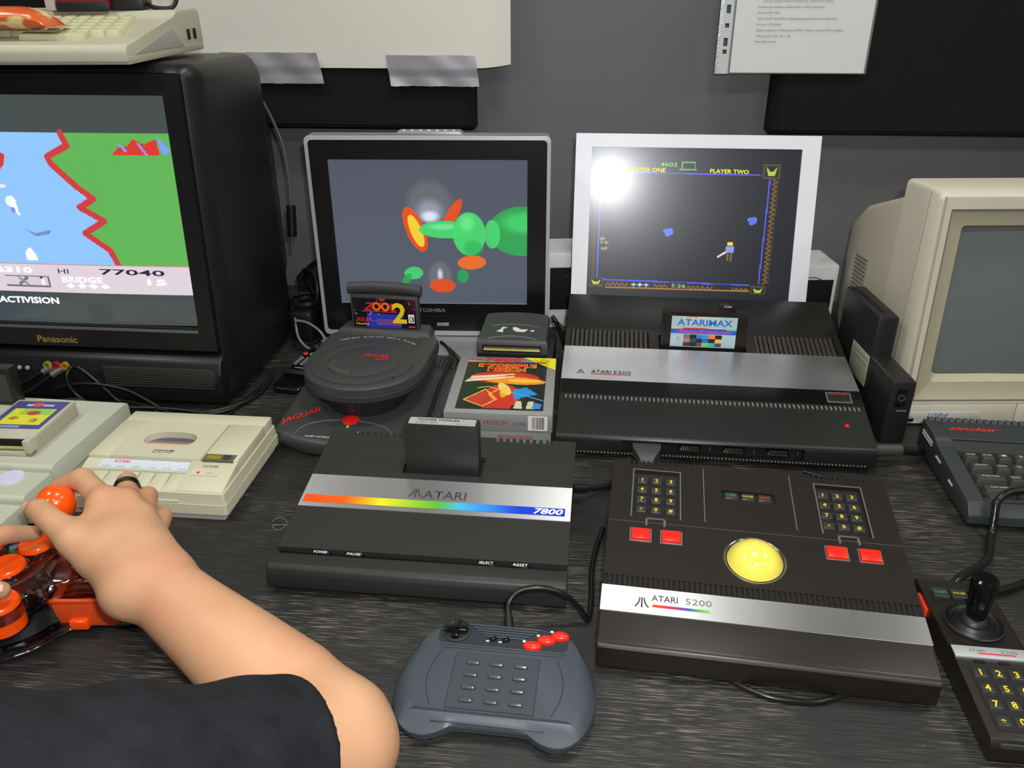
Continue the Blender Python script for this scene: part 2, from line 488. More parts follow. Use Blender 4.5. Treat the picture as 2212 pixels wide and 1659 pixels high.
# poster: a bent sheet of white card hung over the panel
def poster():
    t = wallthing('poster', 'blank white poster card held by silver tape', 'poster', -32, 41)
    b = MB(); nx = 60; X0, X1 = -36, 32.4
    def yy(x, z):
        d = -5.35 - 0.25 * math.sin(x * .12 + z * .05)
        if x > 25: d += ((x - 25) / 7.4) ** 2 * 1.5
        return d - .012 * z
    rows = []
    for k in range(13):
        z = 54 * k / 12
        fr = [(X0 + (X1 - X0) * i / nx, yy(X0 + (X1 - X0) * i / nx, z), z + (.55 * max(0, (X0 + (X1 - X0) * i / nx - 26) / 6.4) ** 2 if k == 0 else 0)) for i in range(nx + 1)]
        bk = [(p[0], p[1] + .05, p[2]) for p in reversed(fr)]
        rows.append(fr + bk)
    b.loft(rows)
    b.build('card', mat('white_card', (222, 221, 208), 0.55, var=(2.0, .02)), t, 50)
poster()
def tape(label, x0, x1, z0, z1, skew, seed):
    rnd = random.Random(seed); t = wallthing('tape_strip', label, 'tape', (x0 + x1) / 2, z0, 'silver tape holding the poster')
    w, h = (x1 - x0) / 2, z1 - z0; nx, nz = 26, 8; rows = []
    ph = [(rnd.uniform(.3, 1.1), rnd.uniform(.4, 1.4), rnd.uniform(0, 6), rnd.uniform(.05, .13)) for _ in range(6)]
    for k in range(nz + 1):
        v = k / nz; fr = []
        for i in range(nx + 1):
            u = i / nx; x = -w + 2 * w * u + skew * (v - .5); z = h * v + rnd.uniform(-.05, .05) * (k in (0, nz))
            wr = sum(a * math.sin(x * f1 + z * f2 + p) for f1, f2, p, a in ph)
            fr.append((x, -5.95 + .45 * wr - (0.35 if v > .45 else 0.1), z))
        rows.append(fr + [(p[0], p[1] + .03, p[2]) for p in reversed(fr)])
    MB().loft(rows).build('strip', mat('silver_duct_tape', (182, 180, 186), 0.36, metal=0.45, bump=(30, .3)), t, 60)
tape('crumpled silver tape strip partly behind the black television', -49.2, -32.0, 38.5, 43.5, -.8, 3)
tape('silver tape strip at the right corner of the white poster', -20.2, -5.0, 38.2, 43.1, -.6, 5)

# page in a punched plastic sleeve
def page():
    t = wallthing('paper_page', 'printed white page in a punched clear plastic sleeve', 'paper', 46.6, 40.5)
    dy = -5.75
    MB().box(-10.0, 11.2, dy, dy + .04, .15, 29.9).build('sheet', mat('white_paper', (228, 227, 222), 0.6), t, 0)
    film = mat('clear_film', (235, 238, 240), 0.12, trans=0.0, alpha=0.12, spec=0.6)
    MB().box(-10.3, 11.5, dy - .12, dy - .1, 0, 30.6).build('sleeve_film', film, t, 0)
    holes = []
    for zc, hh in ((3.3, .5), (4.75, .95), (7.2, .5), (9.6, .95), (13.5, .5), (17, .95), (21, .5), (25, .95)):
        holes.append((-11.5, -10.85, zc - hh / 2 * 1.3, zc + hh / 2 * 1.3))
    b = MB().plate(-11.9, -10.3, -.05, 30.6, -.03, .03, holes)
    b.build('punched_strip', mat('milky_strip', (196, 202, 200), 0.35), t, 0, M=frame((0, dy - .05, 0), (1, 0, 0), (0, 0, 1)))
    MB().box(-12.45, -11.9, dy - .1, dy - .02, -.05, 30.6).build('sparkling_edge', mat('crinkled_film_edge', (205, 205, 205), .25, metal=.5, bump=(400, 1.0)), t, 0)
    MB().box(-10.34, -10.22, dy - .16, dy - .12, 0, 30.6).build('weld_seam', mat('seam_grey', (120, 122, 126), .3), t, 0)
    lines = ['2 portami (zlacze zasilacza-komutatora), wyjscie RCA (antena)', 'Konsola byla dostepna oficjalnie tylko w USA w sprzedazy', 'Pamiec RAM: 16kB',
             'Pamiec ROM: 2kB (BIOS), 32kB maksymalna pojemnosc kartridza z gra', 'Procesor: CPU 6502C', 'Uklady dodatkowe: GTIA (grafika), POKEY (dzwiek, wejscia), ANTIC (grafika)',
             'Tryb graficzny: maks. 320 x 192', 'Paleta: 256 kolorow']
    for k, st in enumerate(lines):
        z = 10.6 - 0.0 - k * .845
        text(st, .3, frame((-6.6 + (0.6 if k == 0 else 0), dy - .14, z), (1, 0, 0), (0, 0, 1)), GRYI, t, 'printed_line', 'LEFT')
page()
# ------------------------------------------------------------------ flat low console with rainbow strip
def rainbow_console():
    t = thing('game_console', 'flat black console with brushed metal strip and rainbow stripe', 'game console', -9.44, 62.32, 0, -.11)
    sl = lambda x, y: .137 * y + 2.93
    P = Prof([(0, 2.93), (22, 5.94)])
    slot = (-4.55, 4.45, 14.9, 18.3)
    teeth = [(x, x + .38, 21.35, 22.2) for x in [-11.6 + .78 * k for k in range(9)]] + [(x, x + .38, 21.35, 22.2) for x in [5.2 + .78 * k for k in range(9)]]
    MB().plate(-14.55, 14.55, 2.75, 22.0, -.55, 0, [slot] + teeth, lambda x, y: sl(x, y)).build('top_deck', BLKT, t, 30)
    MB().loft([[(-14.4, 1.2, .5), (14.4, 1.2, .5), (14.4, 21.6, .5), (-14.4, 21.6, .5)], [(-14.5, 1.2, 2.5), (14.5, 1.2, 2.5), (14.5, 21.8, 5.25), (-14.5, 21.8, 5.25)]]).build('case', BLK, t, 30)
    MB().box(slot[0] + .05, slot[1] - .05, slot[2] + .05, slot[3] - .05, 2.0, 2.28).build('cartridge_well', VOID, t)
    bar = [(-.35, .75), (-.38, 1.6), (-.3, 2.3), (-.05, 2.85), (.4, 3.12), (1.9, 3.22), (2.15, 3.05), (2.2, .5), (.2, .45)]
    MB().prism(bar, -14.75, 14.6, 'x', .12, 2).build('front_bar', BLKT, t, 50)
    MB().box(-14.4, 14.4, 1.9, 2.85, 2.2, 2.78).build('button_groove', BLKG, t)
    for x, st in ((-10.02, 'POWER'), (-6.63, 'PAUSE'), (6.62, 'SELECT'), (9.99, 'RESET')):
        b = MB().box(x - .95, x + .95, 2.02, 2.78, 2.5, 3.24, .06).build('button', BLKG, t)
        text(st, .36, frame((x, 2.16, 3.27), (1, 0, 0), (0, 1, .1)), WHTI, b, width=1.4)
    MB().lathe([(.0, 0), (.16, 0), (.12, .1), (0, .12)], 10, T(-8.34, 2.4, 2.76)).build('power_lamp', mat('dark_red_lens', (60, 20, 20), .2), t)
    def onto(x, y, d): return P.at(x, y, d)
    s0 = MB().plate(-14.5, 14.5, 8.74, 13.85, .0, .06, (), sl).build('metal_strip', BRUSH, t, 30)
    c = Canvas(140, 1, (0, 0, 0)); u = c.U[0]
    stops = [(0, (255, 78, 10)), (.16, (255, 96, 10)), (.3, (236, 224, 30)), (.42, (150, 200, 40)), (.52, (90, 180, 60)), (.6, (70, 180, 220)), (.72, (50, 130, 225)), (.83, (20, 60, 200)), (1, (20, 50, 190))]
    for k in range(3): c.a[0, :, k] = np.interp(u, [a for a, _ in stops], [b[k] for _, b in stops])
    c.build('rainbow_stripe', 28.1, 1.16, P.at(-14.2, 9.38, .09), s0, LABELP)
    text('7800', .82, P.at(12.05, 9.56, .12), WHTI, s0, bold=.03, shear=.22, width=3.1)
    fuji(P.at(-2.3, 10.95, .08), 1.35, LOGO, s0)
    text('ATARI', 1.22, P.at(.95, 10.95, .08), LOGO, s0, bold=.012, width=4.7)
    for x in (-12, 12):
        for y in (3, 19): MB().lathe([(.7, 0), (.7, .55)], 14, T(x, y, 0)).build('rubber_foot', RUB, t)
    # cartridge standing in it
    p = Matrix.Translation((-9.44, 62.32, 0)) @ Matrix.Rotation(-.11, 4, 'Z') @ Vector((-.06, 16.5, 2.3))
    k = thing('game_cartridge', 'plain black cartridge with silver end label standing in the rainbow-striped console', 'cartridge', p.x, p.y, p.z, -.11)
    MB().prism(rrect(-4.1, 4.1, 0, 8.55, .45), -.95, .95, 'y', .12).build('shell', BLKT, k, 40)
    lb = MB().prism(rrect(-3.65, 3.75, -.72, .72, .15), 8.53, 8.575, 'z').build('end_label', mat('silver_label', (186, 188, 184), .35, metal=.3), k)
    text('TOWER TOPPLER', .42, frame((-2.75, .05, 8.6), (1, 0, 0), (0, 1, 0)), BLKI, lb, align='LEFT', bold=.012, width=4.7)
    text('TM', .16, frame((2.15, .3, 8.6), (1, 0, 0), (0, 1, 0)), BLKI, lb, align='LEFT')
    text('ATARI 7800', .3, frame((-2.85, -.5, 8.6), (1, 0, 0), (0, 1, 0)), GRYI, lb, align='LEFT', width=2.4)
    text('UNITED STATES', .14, frame((1.6, -.52, 8.6), (1, 0, 0), (0, 1, 0)), GRYI, lb, align='LEFT', width=1.4)
rainbow_console()

# ------------------------------------------------------------------ big wedge console
def wedge_console():
    X, Y, A = 24.76, 86.79, -.115
    t = thing('game_console', 'large wedge-shaped black console with wide metal plate and front ports', 'game console', X, Y, 0, A)
    W = 19.5
    prof = [(0.0, .95), (.06, 2.9), (.39, 3.3), (7.9, 5.17), (10.85, 5.9), (19.2, 7.1), (23.6, 8.13), (32.6, 10.2), (33.0, 9.6), (33.0, 1.2)]
    P = Prof([(.39, 3.3), (7.9, 5.17), (10.85, 5.9), (19.2, 7.1), (23.6, 8.13), (32.6, 10.2)])
    lo = [(0.0, .95), (.06, 2.9), (.39, 3.3), (7.9, 5.17), (19.2, 7.05), (19.2, .95)]
    # front half of the shell, with the port bay cut out as separate blocks
    MB().prism([(.06, 2.85), (.39, 3.3), (7.9, 5.17), (10.85, 5.82), (19.2, 7.02), (19.3, 1.0), (3, 1.0), (3, 2.85)], -W, W, 'x', .1).build('front_shell', GRNBLK, t, 30)
    b = MB()
    b.box(-W, -11.2, 0, 3.1, .95, 2.9, .06); b.box(10.9, W, 0, 3.1, .95, 2.9, .06); b.box(-11.25, 10.95, 0, 3.1, .95, 1.2)
    b.build('front_panel', GRNBLK, t, 30)
    MB().box(-11.3, 11, 1.0, 1.2, 1.0, 2.9).build('port_bay', VOID, t)
    MB().prism([(19.2, 5.6), (23.6, 6.2), (23.6, 1.1), (19.2, 1.1)], -W, W, 'x').build('rib_bed', VOID, t)
    MB().prism([(23.6, 8.13), (32.6, 10.2), (33.0, 9.7), (33.0, 1.2), (23.6, 1.2)], -W, W, 'x', .12).build('rear_shell', GRNBLK, t, 30)
    # ribs
    rib = MB().hull8([(-.25, 0, -.9), (.25, 0, -.9), (.25, 4.25, .05), (-.25, 4.25, .05), (-.25, 0, 0), (.25, 0, 0), (.25, 4.25, .95), (-.25, 4.25, .95)], .08, 1).mesh('rib')
    xs = [-18.4 + .655 * k for k in range(17)] + [7.75 + .655 * k for k in range(17)]
    copies('rib', rib, mat('rib_grey_brown', (58, 54, 46), .4), t, [Matrix.Translation((x, 19.3, 7.12)) for x in xs])
    # solid blocks between ribs around the slot
    for xa, xb, ya, za in ((-7.5, -6.1, 19.2, 7.1), (6.1, 7.4, 19.2, 7.1), (-19.5, -18.75, 19.2, 7.1), (18.6, 19.5, 19.2, 7.1), (-6.1, 6.1, 22.6, 7.9)):
        MB().hull8([(xa, ya, 6.0), (xb, ya, 6.0), (xb, 23.6, 6.5), (xa, 23.6, 6.5), (xa, ya, za), (xb, ya, za), (xb, 23.6, 8.13), (xa, 23.6, 8.13)]).build('slot_block', BRN, t, 30)
    # metal plate, gloss band, vents
    pl = MB().loft([[(-W + .02, 10.85, 5.86), (W - .02, 10.85, 5.86), (W - .02, 19.2, 7.06), (-W + .02, 19.2, 7.06)], [(-W + .02, 10.85, 5.94), (W - .02, 10.85, 5.94), (W - .02, 19.2, 7.14), (-W + .02, 19.2, 7.14)]]).build('metal_plate', mat('scuffed_aluminium', (200, 202, 204), .34, metal=1.0, var=(14, .12)), t, 30)
    brushed(MATS['scuffed_aluminium'], .85)
    fuji(P.at(-16.9, 12.15, .1), .95, LOGO, pl)
    text('ATARI', .72, P.at(-14.1, 12.4, .1), LOGO, pl, bold=.012, width=2.7)
    text('5200', .72, P.at(-11.3, 12.4, .1), LOGO, pl, width=2.4)
    MB().box(-15.5, -10.1, -.05, .05, 0, .03).build('red_underline', REDI, pl, 0, M=P.at(0, 12.15, .09))
    MB().plate(-W + .1, W - .1, 8.05, 10.8, .0, .05, (), lambda x, y: P.z(y) - .0).build('gloss_band', BLKG, t, 30)
    pb = MB().box(-1.45, 1.35, -.85, .85, 0, .12, .05).build('power_button', BRN, t, M=P.at(16.6, 9.35, .05))
    MB().plate(-1.6, 1.5, -1.0, 1.0, 0, .1, [(-1.45, 1.35, -.85, .85)]).build('button_rim', GREYMET, t, 0, M=P.at(16.6, 9.35, .05))
    text('POWER ON/OFF', .27, P.at(16.55, 9.75, .19), mat('lit_red_print', (200, 20, 14), .5, emit=.35), pb, width=2.3)
    MB().lathe([(0, 0), (.28, 0), (.2, .14), (0, .18)], 12, P.at(16.6, 4.28, 0)).build('power_lamp', mat('red_led', (220, 10, 24), .3, emit=.7), t)
    b = MB(); slot = mat('vent_slot_grey', (128, 126, 116), .5)
    for k in range(66):
        x = -18.6 + 37.25 * k / 65
        b.box(x - .1, x + .1, 7.0, 7.72, P.z(7.4) - .3, P.z(7.36) + .1 + (.0))
    tag(b.build('vent_slots', slot, t, 0), kind='stuff')
    b = MB()
    for k in range(88):
        x = -18.8 + 37.0 * k / 87; b.box(x - .09, x + .09, -.03, .06, 1.0, 1.17)
    MB().box(-19.2, 19.2, .8, 32, .35, 1.05).build('base', VOID, t)
    tag(b.build('base_vent_dots', slot, t, 0), kind='stuff')
    # joystick ports
    for x in (-2.8, 2.55, 7.85):
        pt = MB().prism([(x - 1.55, 1.45), (x + 1.55, 1.45), (x + 1.25, 2.45), (x - 1.25, 2.45)], .75, 1.0, 'y', .08).build('joystick_port', BLKG, t)
        q = MB()
        for r_, n_ in ((1.72, 8), (2.14, 7)):
            for k in range(n_): q.box(x - .15 * (n_ - 1) + .3 * k - .06, x - .15 * (n_ - 1) + .3 * k + .06, .45, .8, r_ - .06, r_ + .06)
        tag(q.build('port_pins', GREYMET, pt, 0), kind='stuff')
        text('1', .5, frame((x + 2.55, .98, 1.6), (1, 0, 0), (0, 0, 1)), GRYI, t, 'port_mark')
    for x in (-16, 16):
        for y in (4, 28): MB().lathe([(.9, 0), (.9, .5)], 14, T(x, y, 0)).build('rubber_foot', RUB, t)
    # cartridge
    p = Matrix.Translation((X, Y, 0)) @ Matrix.Rotation(A, 4, 'Z') @ Vector((.05, 21.1, 6.25))
    k = thing('game_cartridge', 'black cartridge with pale blue printed label in the wedge console', 'cartridge', p.x, p.y, p.z, A)
    MB().prism(rrect(-5.75, 5.75, 0, 6.3, .35), -.95, .95, 'y', .14).build('shell', BRN, k, 40)
    tooth = MB().box(-.14, .14, -.5, .5, -.17, .17, .05, 1).mesh('grip_tooth')
    copies('grip_tooth', tooth, BRN, k, [Matrix.Translation((sx * 5.8, -.35, 1.0 + .47 * i)) for sx in (-1, 1) for i in range(10)])
    cv = Canvas(90, 46, (178, 204, 206))
    cv.rect(0, 1, .44, .6, (40, 96, 214)); cv.rect(0, .18, .59, .63, (250, 200, 40)); cv.rect(.18, .55, .58, .63, (220, 40, 60)); cv.rect(.55, .85, .57, .61, (60, 60, 200)); cv.rect(.85, 1, .56, .6, (60, 200, 110))
    cv.put(np.clip((cv.V - .66) / .3, 0, 1) * (np.abs(cv.U - .45) < .3), (220, 230, 190), .5); cv.rect(.22, .4, .955, 1, (240, 120, 100), .7)
    tiles = [[(130, 110, 130), (14, 16, 22), (40, 130, 220), (60, 150, 220), (255, 130, 70), (20, 18, 24)], [(200, 120, 120), (30, 90, 70), (14, 20, 60), (40, 110, 180), (20, 24, 30), (255, 190, 70)], [(60, 50, 50), (30, 30, 32), (120, 70, 90), (110, 220, 110), (70, 190, 170), (84, 84, 110)]]
    for r_, rw in enumerate(tiles):
        for c_, cc in enumerate(rw): cv.rect(.2 + .098 * c_, .2 + .098 * (c_ + 1), .02 + .133 * (2 - r_), .02 + .133 * (3 - r_), cc)
    lb = cv.build('label', 9.05, 4.65, frame((-4.6, -.98, 1.05), (1, 0, 0), (0, 0, 1)), k, LABELP)
    fr = lambda x, z: frame((x, z, .03), (1, 0, 0), (0, 1, 0))
    text('ATARIMAX', .92, fr(4.6, 3.3), mat('blue_title_print', (52, 116, 208), .4), lb, bold=.02, width=7.6)
    text('Ultimate SD Multi-Cart', .38, fr(4.6, 2.2), mat('pink_print', (240, 80, 110), .4), lb, bold=.03, width=7.4)
    MB().lathe([(0, 0), (.34, 0), (.3, .08), (.1, .1), (0, .05)], 14, frame((1.05, 1.2, .0), (1, 0, 0), (0, 1, 0))).build('screw', CHROME, lb)
    # memory card adapter sticking out of the cartridge top
    q = Matrix.Translation((X, Y, 0)) @ Matrix.Rotation(A, 4, 'Z') @ Vector((3.1, 21.1, 12.3))
    sd = thing('memory_card', 'small black memory card plugged into the pale-labelled cartridge top', 'memory card', q.x, q.y, q.z, A)
    MB().box(-1.2, 1.2, -.12, .12, 0, 1.35, .06).build('card', BLK, sd)
    text('NOKIA', .3, frame((0, -.14, .8), (1, 0, 0), (0, 0, 1)), WHTI, sd, width=1.0)
wedge_console()

# ------------------------------------------------------------------ trackball controller
def keypad(t, P, xs, ys, kw, kd, h, m, fs):
    key = MB().loft([[(-kw / 2, -kd / 2, 0), (kw / 2, -kd / 2, 0), (kw / 2, kd / 2, 0), (-kw / 2, kd / 2, 0)], [(-kw * .4, -kd * .38, h), (kw * .4, -kd * .38, h), (kw * .4, kd * .38, h), (-kw * .4, kd * .38, h)]], bev=.05).mesh('key')
    chars = ['1', '2', '3', '4', '5', '6', '7', '8', '9', '*', '0', '#']
    for r_, y in enumerate(ys):
        for c_, x in enumerate(xs):
            o = copies('key', key, m, t, [P.at(x, y, -.06)])[0]
            ch = chars[r_ * 3 + c_]
            text(ch, fs, T(0, -fs / 2 + (.0 if ch != '*' else -fs * .35), h + .02), YELI, o, bold=.02)
def trackball():
    X, Y, A = 21.0, 50.94, -.1674
    t = thing('trackball_controller', 'wide black trackball controller with yellow ball and red buttons', 'controller', X, Y, 0, A)
    W = 14.0; sl = .169; zz = lambda y: 4.24 + (y - 6.37) * sl
    P = Prof([(.4, 3.1), (3.5, 3.75), (6.37, 4.24), (23.9, 7.2)])
    MB().prism([(0, .5), (0, 2.6), (.12, 2.95), (.4, 3.1), (3.5, 3.75), (6.37, 4.2), (6.37, .5)], -W, W, 'x', .1).build('front_shell', BRN, t, 40)
    MB().box(-W + .1, W - .1, -.06, .1, 2.72, 2.98).build('front_trim', mat('dull_chrome_trim', (205, 205, 212), .3, metal=1.0), t)
    MB().loft([[(-W, 6.37, .5), (W, 6.37, .5), (W, 23.9, .5), (-W, 23.9, .5)], [(-W, 6.37, 3.6), (W, 6.37, 3.6), (W, 23.9, 6.5), (-W, 23.9, 6.5)]]).build('case', BRN, t, 30)
    holes = [(-11.75, -6.95, 15.5, 22.35), (6.8, 11.35, 15.5, 22.35), (-2.75, 2.6, 18.95, 20.35)]
    holes += [(x - 1.0, x + 1.0, 12.15, 13.75) for x in (-10.75, -7.8, 7.67, 10.68)]
    teeth = [(x, x + .22, 23.35, 24.0) for x in [-12.2 + .52 * k for k in range(14)]] + [(x, x + .22, 23.35, 24.0) for x in [5.0 + .52 * k for k in range(14)]]
    MB().plate(-W, W, 7.7, 23.9, -.75, 0, holes + teeth, lambda x, y: zz(y)).build('deck', BRN, t, 30)
    # ridged strip
    MB().hull8([(-W, 6.37, 3.4), (W, 6.37, 3.4), (W, 7.75, 3.6), (-W, 7.75, 3.6), (-W, 6.37, 4.1), (W, 6.37, 4.1), (W, 7.75, zz(7.75) - .15), (-W, 7.75, zz(7.75) - .15)]).build('ridge_bed', VOID, t)
    rd = MB().hull8([(-.13, 6.4, 3.8), (.13, 6.4, 3.8), (.13, 7.7, 4.0), (-.13, 7.7, 4.0), (-.13, 6.4, 4.22), (.13, 6.4, 4.22), (.13, 7.7, zz(7.7)), (-.13, 7.7, zz(7.7))], .03, 1).mesh('ridge')
    copies('ridge', rd, BRN, t, [Matrix.Translation((-13.4 + 26.8 * k / 57, 0, 0)) for k in range(58)])
    s0 = MB().plate(-W - .02, W + .02, 3.5, 6.37, .0, .07, (), lambda x, y: P.z(y)).build('metal_strip', BRUSH, t, 30)
    fuji(P.at(-10.35, 4.15, .09), 1.15, LOGO, s0)
    text('ATARI', .68, P.at(-8.3, 5.0, .09), LOGO, s0, bold=.012, width=2.35)
    text('5200', .68, P.at(-5.35, 5.0, .09), GRYI, s0, width=2.3)
    c = Canvas(40, 1, (0, 0, 0)); u = c.U[0]
    for k in range(3): c.a[0, :, k] = np.interp(u, [0, .3, .6, .8, 1], [[230, 210, 70, 90, 130][k % 5] if False else v[k] for v in ((235, 70, 30), (220, 40, 40), (80, 70, 180), (70, 170, 80), (140, 200, 60))])
    c.build('rainbow_line', 5.05, .3, P.at(-9.4, 4.3, .09), s0, LABELP)
    # pads
    for sx, xs, x0, x1 in ((-1, (-10.83, -9.35, -7.87), -11.75, -6.95), (1, (7.47, 8.9, 10.33), 6.8, 11.35)):
        MB().plate(x0, x1, 15.5, 22.35, -.6, -.45, (), lambda x, y: zz(y)).build('keypad_bed', BLK, t, 0)
        MB().plate(x0 - .12, x1 + .12, 15.4, 22.5, -.05, .05, [(x0 + .02, x1 - .02, 15.35, 22.38)], lambda x, y: zz(y)).build('keypad_rim', mat('worn_edge_grey', (96, 94, 88), .4), t, 0)
        keypad(t, Prof([(10, zz(10) - .38), (23, zz(23) - .38)]), xs, (21.0, 19.57, 18.12, 16.7), 1.28, 1.12, .42, mat('grey_black_key', (52, 52, 50), .3), .46)
        m = (x0 + x1) / 2
        b = MB().box(-1.0, 1.0, .55, .72, 0, .03); b.box(-1.0, -.78, -.35, .72, 0, .03); b.box(.78, 1.0, -.35, .72, 0, .03)
        b.build('slide_mark', MATS['worn_edge_grey'], t, 0, M=P.at(m, 14.65, .01))
    MB().plate(-2.75, 2.6, 18.95, 20.35, -.6, -.4, (), lambda x, y: zz(y)).build('button_bed', BLK, t, 0)
    for x, st, m in ((-1.75, 'START', GRNI), (-.07, 'PAUSE', YELI), (1.6, 'RESET', REDI)):
        b = MB().loft([[(-.78, -.6, 0), (.78, -.6, 0), (.78, .6, 0), (-.78, .6, 0)], [(-.62, -.42, .45), (.62, -.42, .45), (.62, .42, .45), (-.62, .42, .45)]], bev=.05).build('function_key', MATS['grey_black_key'], t, M=P.at(x, 19.65, -.42))
        text(st, .26, P.at(x, 19.53, .06), m, b, width=.98)
    for x in (-10.75, -7.8, 7.67, 10.68):
        MB().plate(-1.06, 1.06, -.86, .86, -.3, .05, [(-.96, .96, -.76, .76)]).build('button_rim', GREYMET, t, 0, M=P.at(x, 12.95, .0))
        MB().box(-.92, .92, -.72, .72, -.5, .3, .07).build('fire_button', RED, t, M=P.at(x, 12.95, .0))
    # seams
    b = MB()
    for x in (-4.5, 4.35): b.hull8([(x - .05, 15.5, zz(15.5) - .1), (x + .05, 15.5, zz(15.5) - .1), (x + .05, 23.4, zz(23.4) - .1), (x - .05, 23.4, zz(23.4) - .1), (x - .05, 15.5, zz(15.5) + .03), (x + .05, 15.5, zz(15.5) + .03), (x + .05, 23.4, zz(23.4) + .03), (x - .05, 23.4, zz(23.4) + .03)])
    b.build('raised_seams', MATS['worn_edge_grey'], t, 0)
    MB().box(-W, W, -.04, .04, -.02, .02).build('deck_seam', mat('seam_dark', (70, 66, 60), .5), t, 0, M=P.at(0, 14.7, .0))
    # ball in its chrome ring
    MB().lathe([(2.66, -.4), (2.7, -.02), (2.8, .05), (2.92, .03), (2.96, -.2)], 48, P.at(0, 11.1, 0), caps=False).build('ball_ring', CHROME, t, 60)
    bl = MB(); bmesh.ops.create_uvsphere(bl.bm, u_segments=48, v_segments=32, radius=2.82)
    bl.build('ball', mat('yellow_ball', (238, 222, 92), .08, coat=.5), t, 80, M=Matrix.Translation(P.at(0, 11.1, -1.1).translation))
    for x in (-12, 12):
        for y in (3, 21): MB().lathe([(.8, 0), (.8, .55)], 14, T(x, y, 0)).build('rubber_foot', RUB, t)
trackball()

# ------------------------------------------------------------------ two game boxes
def boxes():
    X, Y, A = -1.84, 91.03, -.079
    card = mat('silver_card', (160, 160, 158), .4, metal=.35)
    lo = thing('game_box', 'silver game box with red lettering, lower of the two stacked', 'game box', X - .1, Y + .25, 0, A + .012, 'boxed games')
    MB().box(-6.9, 6.9, 0, 17, .0, 2.6, .08).build('carton', card, lo)
    text('XENOPHOBE', .7, frame((2.3, -.03, 2.05), (-1, 0, 0), (0, 0, -1)), DREDI, lo, width=4.6)
    up = thing('game_box', 'upper of two stacked silver game boxes, with red and yellow cover picture', 'game box', X, Y, 2.65, A, 'boxed games')
    MB().box(-6.94, 6.94, 0, 17.2, 0, 2.6, .08).build('carton', card, up)
    # cover picture: abstract flames, streaks and blue shapes stand in for the painting
    cv = Canvas(112, 130, (24, 24, 22))
    cv.put(np.clip(.35 - cv.V, 0, 1) * np.clip(.6 - cv.U, 0, 1) * 3, (26, 52, 26), .6)
    cv.ell(.5, .66, .42, .13, (206, 34, 26)); cv.ell(.62, .6, .38, .08, (246, 150, 30), rot=-.06); cv.ell(.74, .6, .2, .035, (255, 214, 60), .8)
    cv.ell(.5, .27, .22, .24, (206, 34, 26)); cv.poly([(.3, .02), (.62, .02), (.66, .3), (.5, .45), (.34, .3)], (206, 34, 26))
    for k in range(4): cv.line([(.04 + .02 * k, .56 + .035 * k), (.5 + .1 * (k % 2), .66 + .026 * k)], .022, (255, 226, 190), .86)
    cv.ell(.52, .42, .06, .14, (255, 226, 120), .9, rot=.5); cv.ell(.52, .34, .045, .1, (250, 200, 40), .8)
    cv.poly([(.07, .18), (.3, .4), (.45, .2), (.3, .06)], (196, 44, 36)); cv.line([(.07, .18), (.3, .4), (.45, .2), (.3, .06), (.07, .18)], .012, (250, 210, 60), .86)
    cv.line([(.2, .42), (.33, .46), (.45, .4), (.35, .3), (.42, .2)], .012, (250, 210, 60), .86)
    cv.poly([(.62, .4), (.78, .46), (.92, .32), (.8, .28), (.66, .2)], (46, 140, 220)); cv.line([(.62, .34), (.8, .28), (.98, .2)], .014, (80, 170, 230), .86)
    for x in (.66, .8): cv.poly([(x, .03), (x + .02, .18), (x + .08, .18), (x + .1, .03)], (206, 204, 170))
    cv.poly([(.86, .04), (.9, .16), (.98, .12), (.96, .04)], (46, 140, 220))
    im = cv.build('cover_picture', 11.3, 14.3, frame((-5.6, .95, 2.62), (1, 0, 0), (0, 1, 0)), up, PRINT)
    c = Canvas(60, 1, (0, 0, 0)); u = c.U[0]
    for k in range(3): c.a[0, :, k] = np.interp(u, [0, .25, .5, .8, 1], [v[k] for v in ((250, 210, 30), (240, 110, 30), (190, 40, 60), (50, 60, 170), (40, 60, 160))])
    c.build('colour_line', 11.0, .32, frame((-5.55, 15.3, 2.63), (1, 0, 0), (0, 1, 0)), up, PRINT)
    fr = lambda x, y, d=.05: frame((x, y, 2.62 + d), (1, 0, 0), (0, 1, 0))
    text('ATARI', .5, fr(-5.4, 16.0), GRYI, up, align='LEFT', width=1.9)
    text('7800', 1.0, fr(-.75, 15.85), REDI, up, bold=.03, shear=.1, width=5.4)
    MB().poly([(2.25, 17.15, 2.63), (6.9, 17.15, 2.63), (6.9, 13.2, 2.63)]).build('corner_flash', mat('yellow_card_print', (236, 226, 30), .4), up, 0)
    d = Vector((4.65, -3.95, 0)).normalized(); n = Vector((3.95, 4.65, 0)).normalized()
    for k, st in enumerate(('SUPER', 'GAME', 'CARTRIDGE')):
        o = Vector((4.55, 15.2, 2.66)) + n * (.42 + .52 * (2 - k) - .15) + d * (.0)
        text(st, .36, frame(o, d, n), ORGI if False else mat('brown_print', (150, 100, 20), .5), up, width=(1.6, 1.5, 2.9)[k])
    yw, rd = mat('amber_print', (250, 190, 40), .4), REDI
    for st, y, wd in (('IMPOSSIBLE', 13.75, 8.2), ('MISSION', 12.4, 5.4)):
        text(st, 1.0, fr(.1, y, .03), yw, up, bold=.09, width=wd); text(st, .92, fr(.1, y + .04, .06), rd, up, bold=.03, width=wd * .97)
    f2 = lambda x, z: frame((x, -.03, z), (1, 0, 0), (0, 0, 1))
    text('IMPOSSIBLE MISSION', .68, f2(-2.5, .95), DREDI, up, width=7.4)
    text('TM', .2, f2(1.4, 1.5), DREDI, up); text('CX7832', .44, f2(2.75, .95), LOGO, up, width=1.7)
    MB().box(3.85, 6.3, -.04, -.01, .3, 2.35).build('barcode_patch', mat('barcode_white', (226, 222, 212), .5), up, 0)
    b = MB(); rnd = random.Random(2); x = 4.35
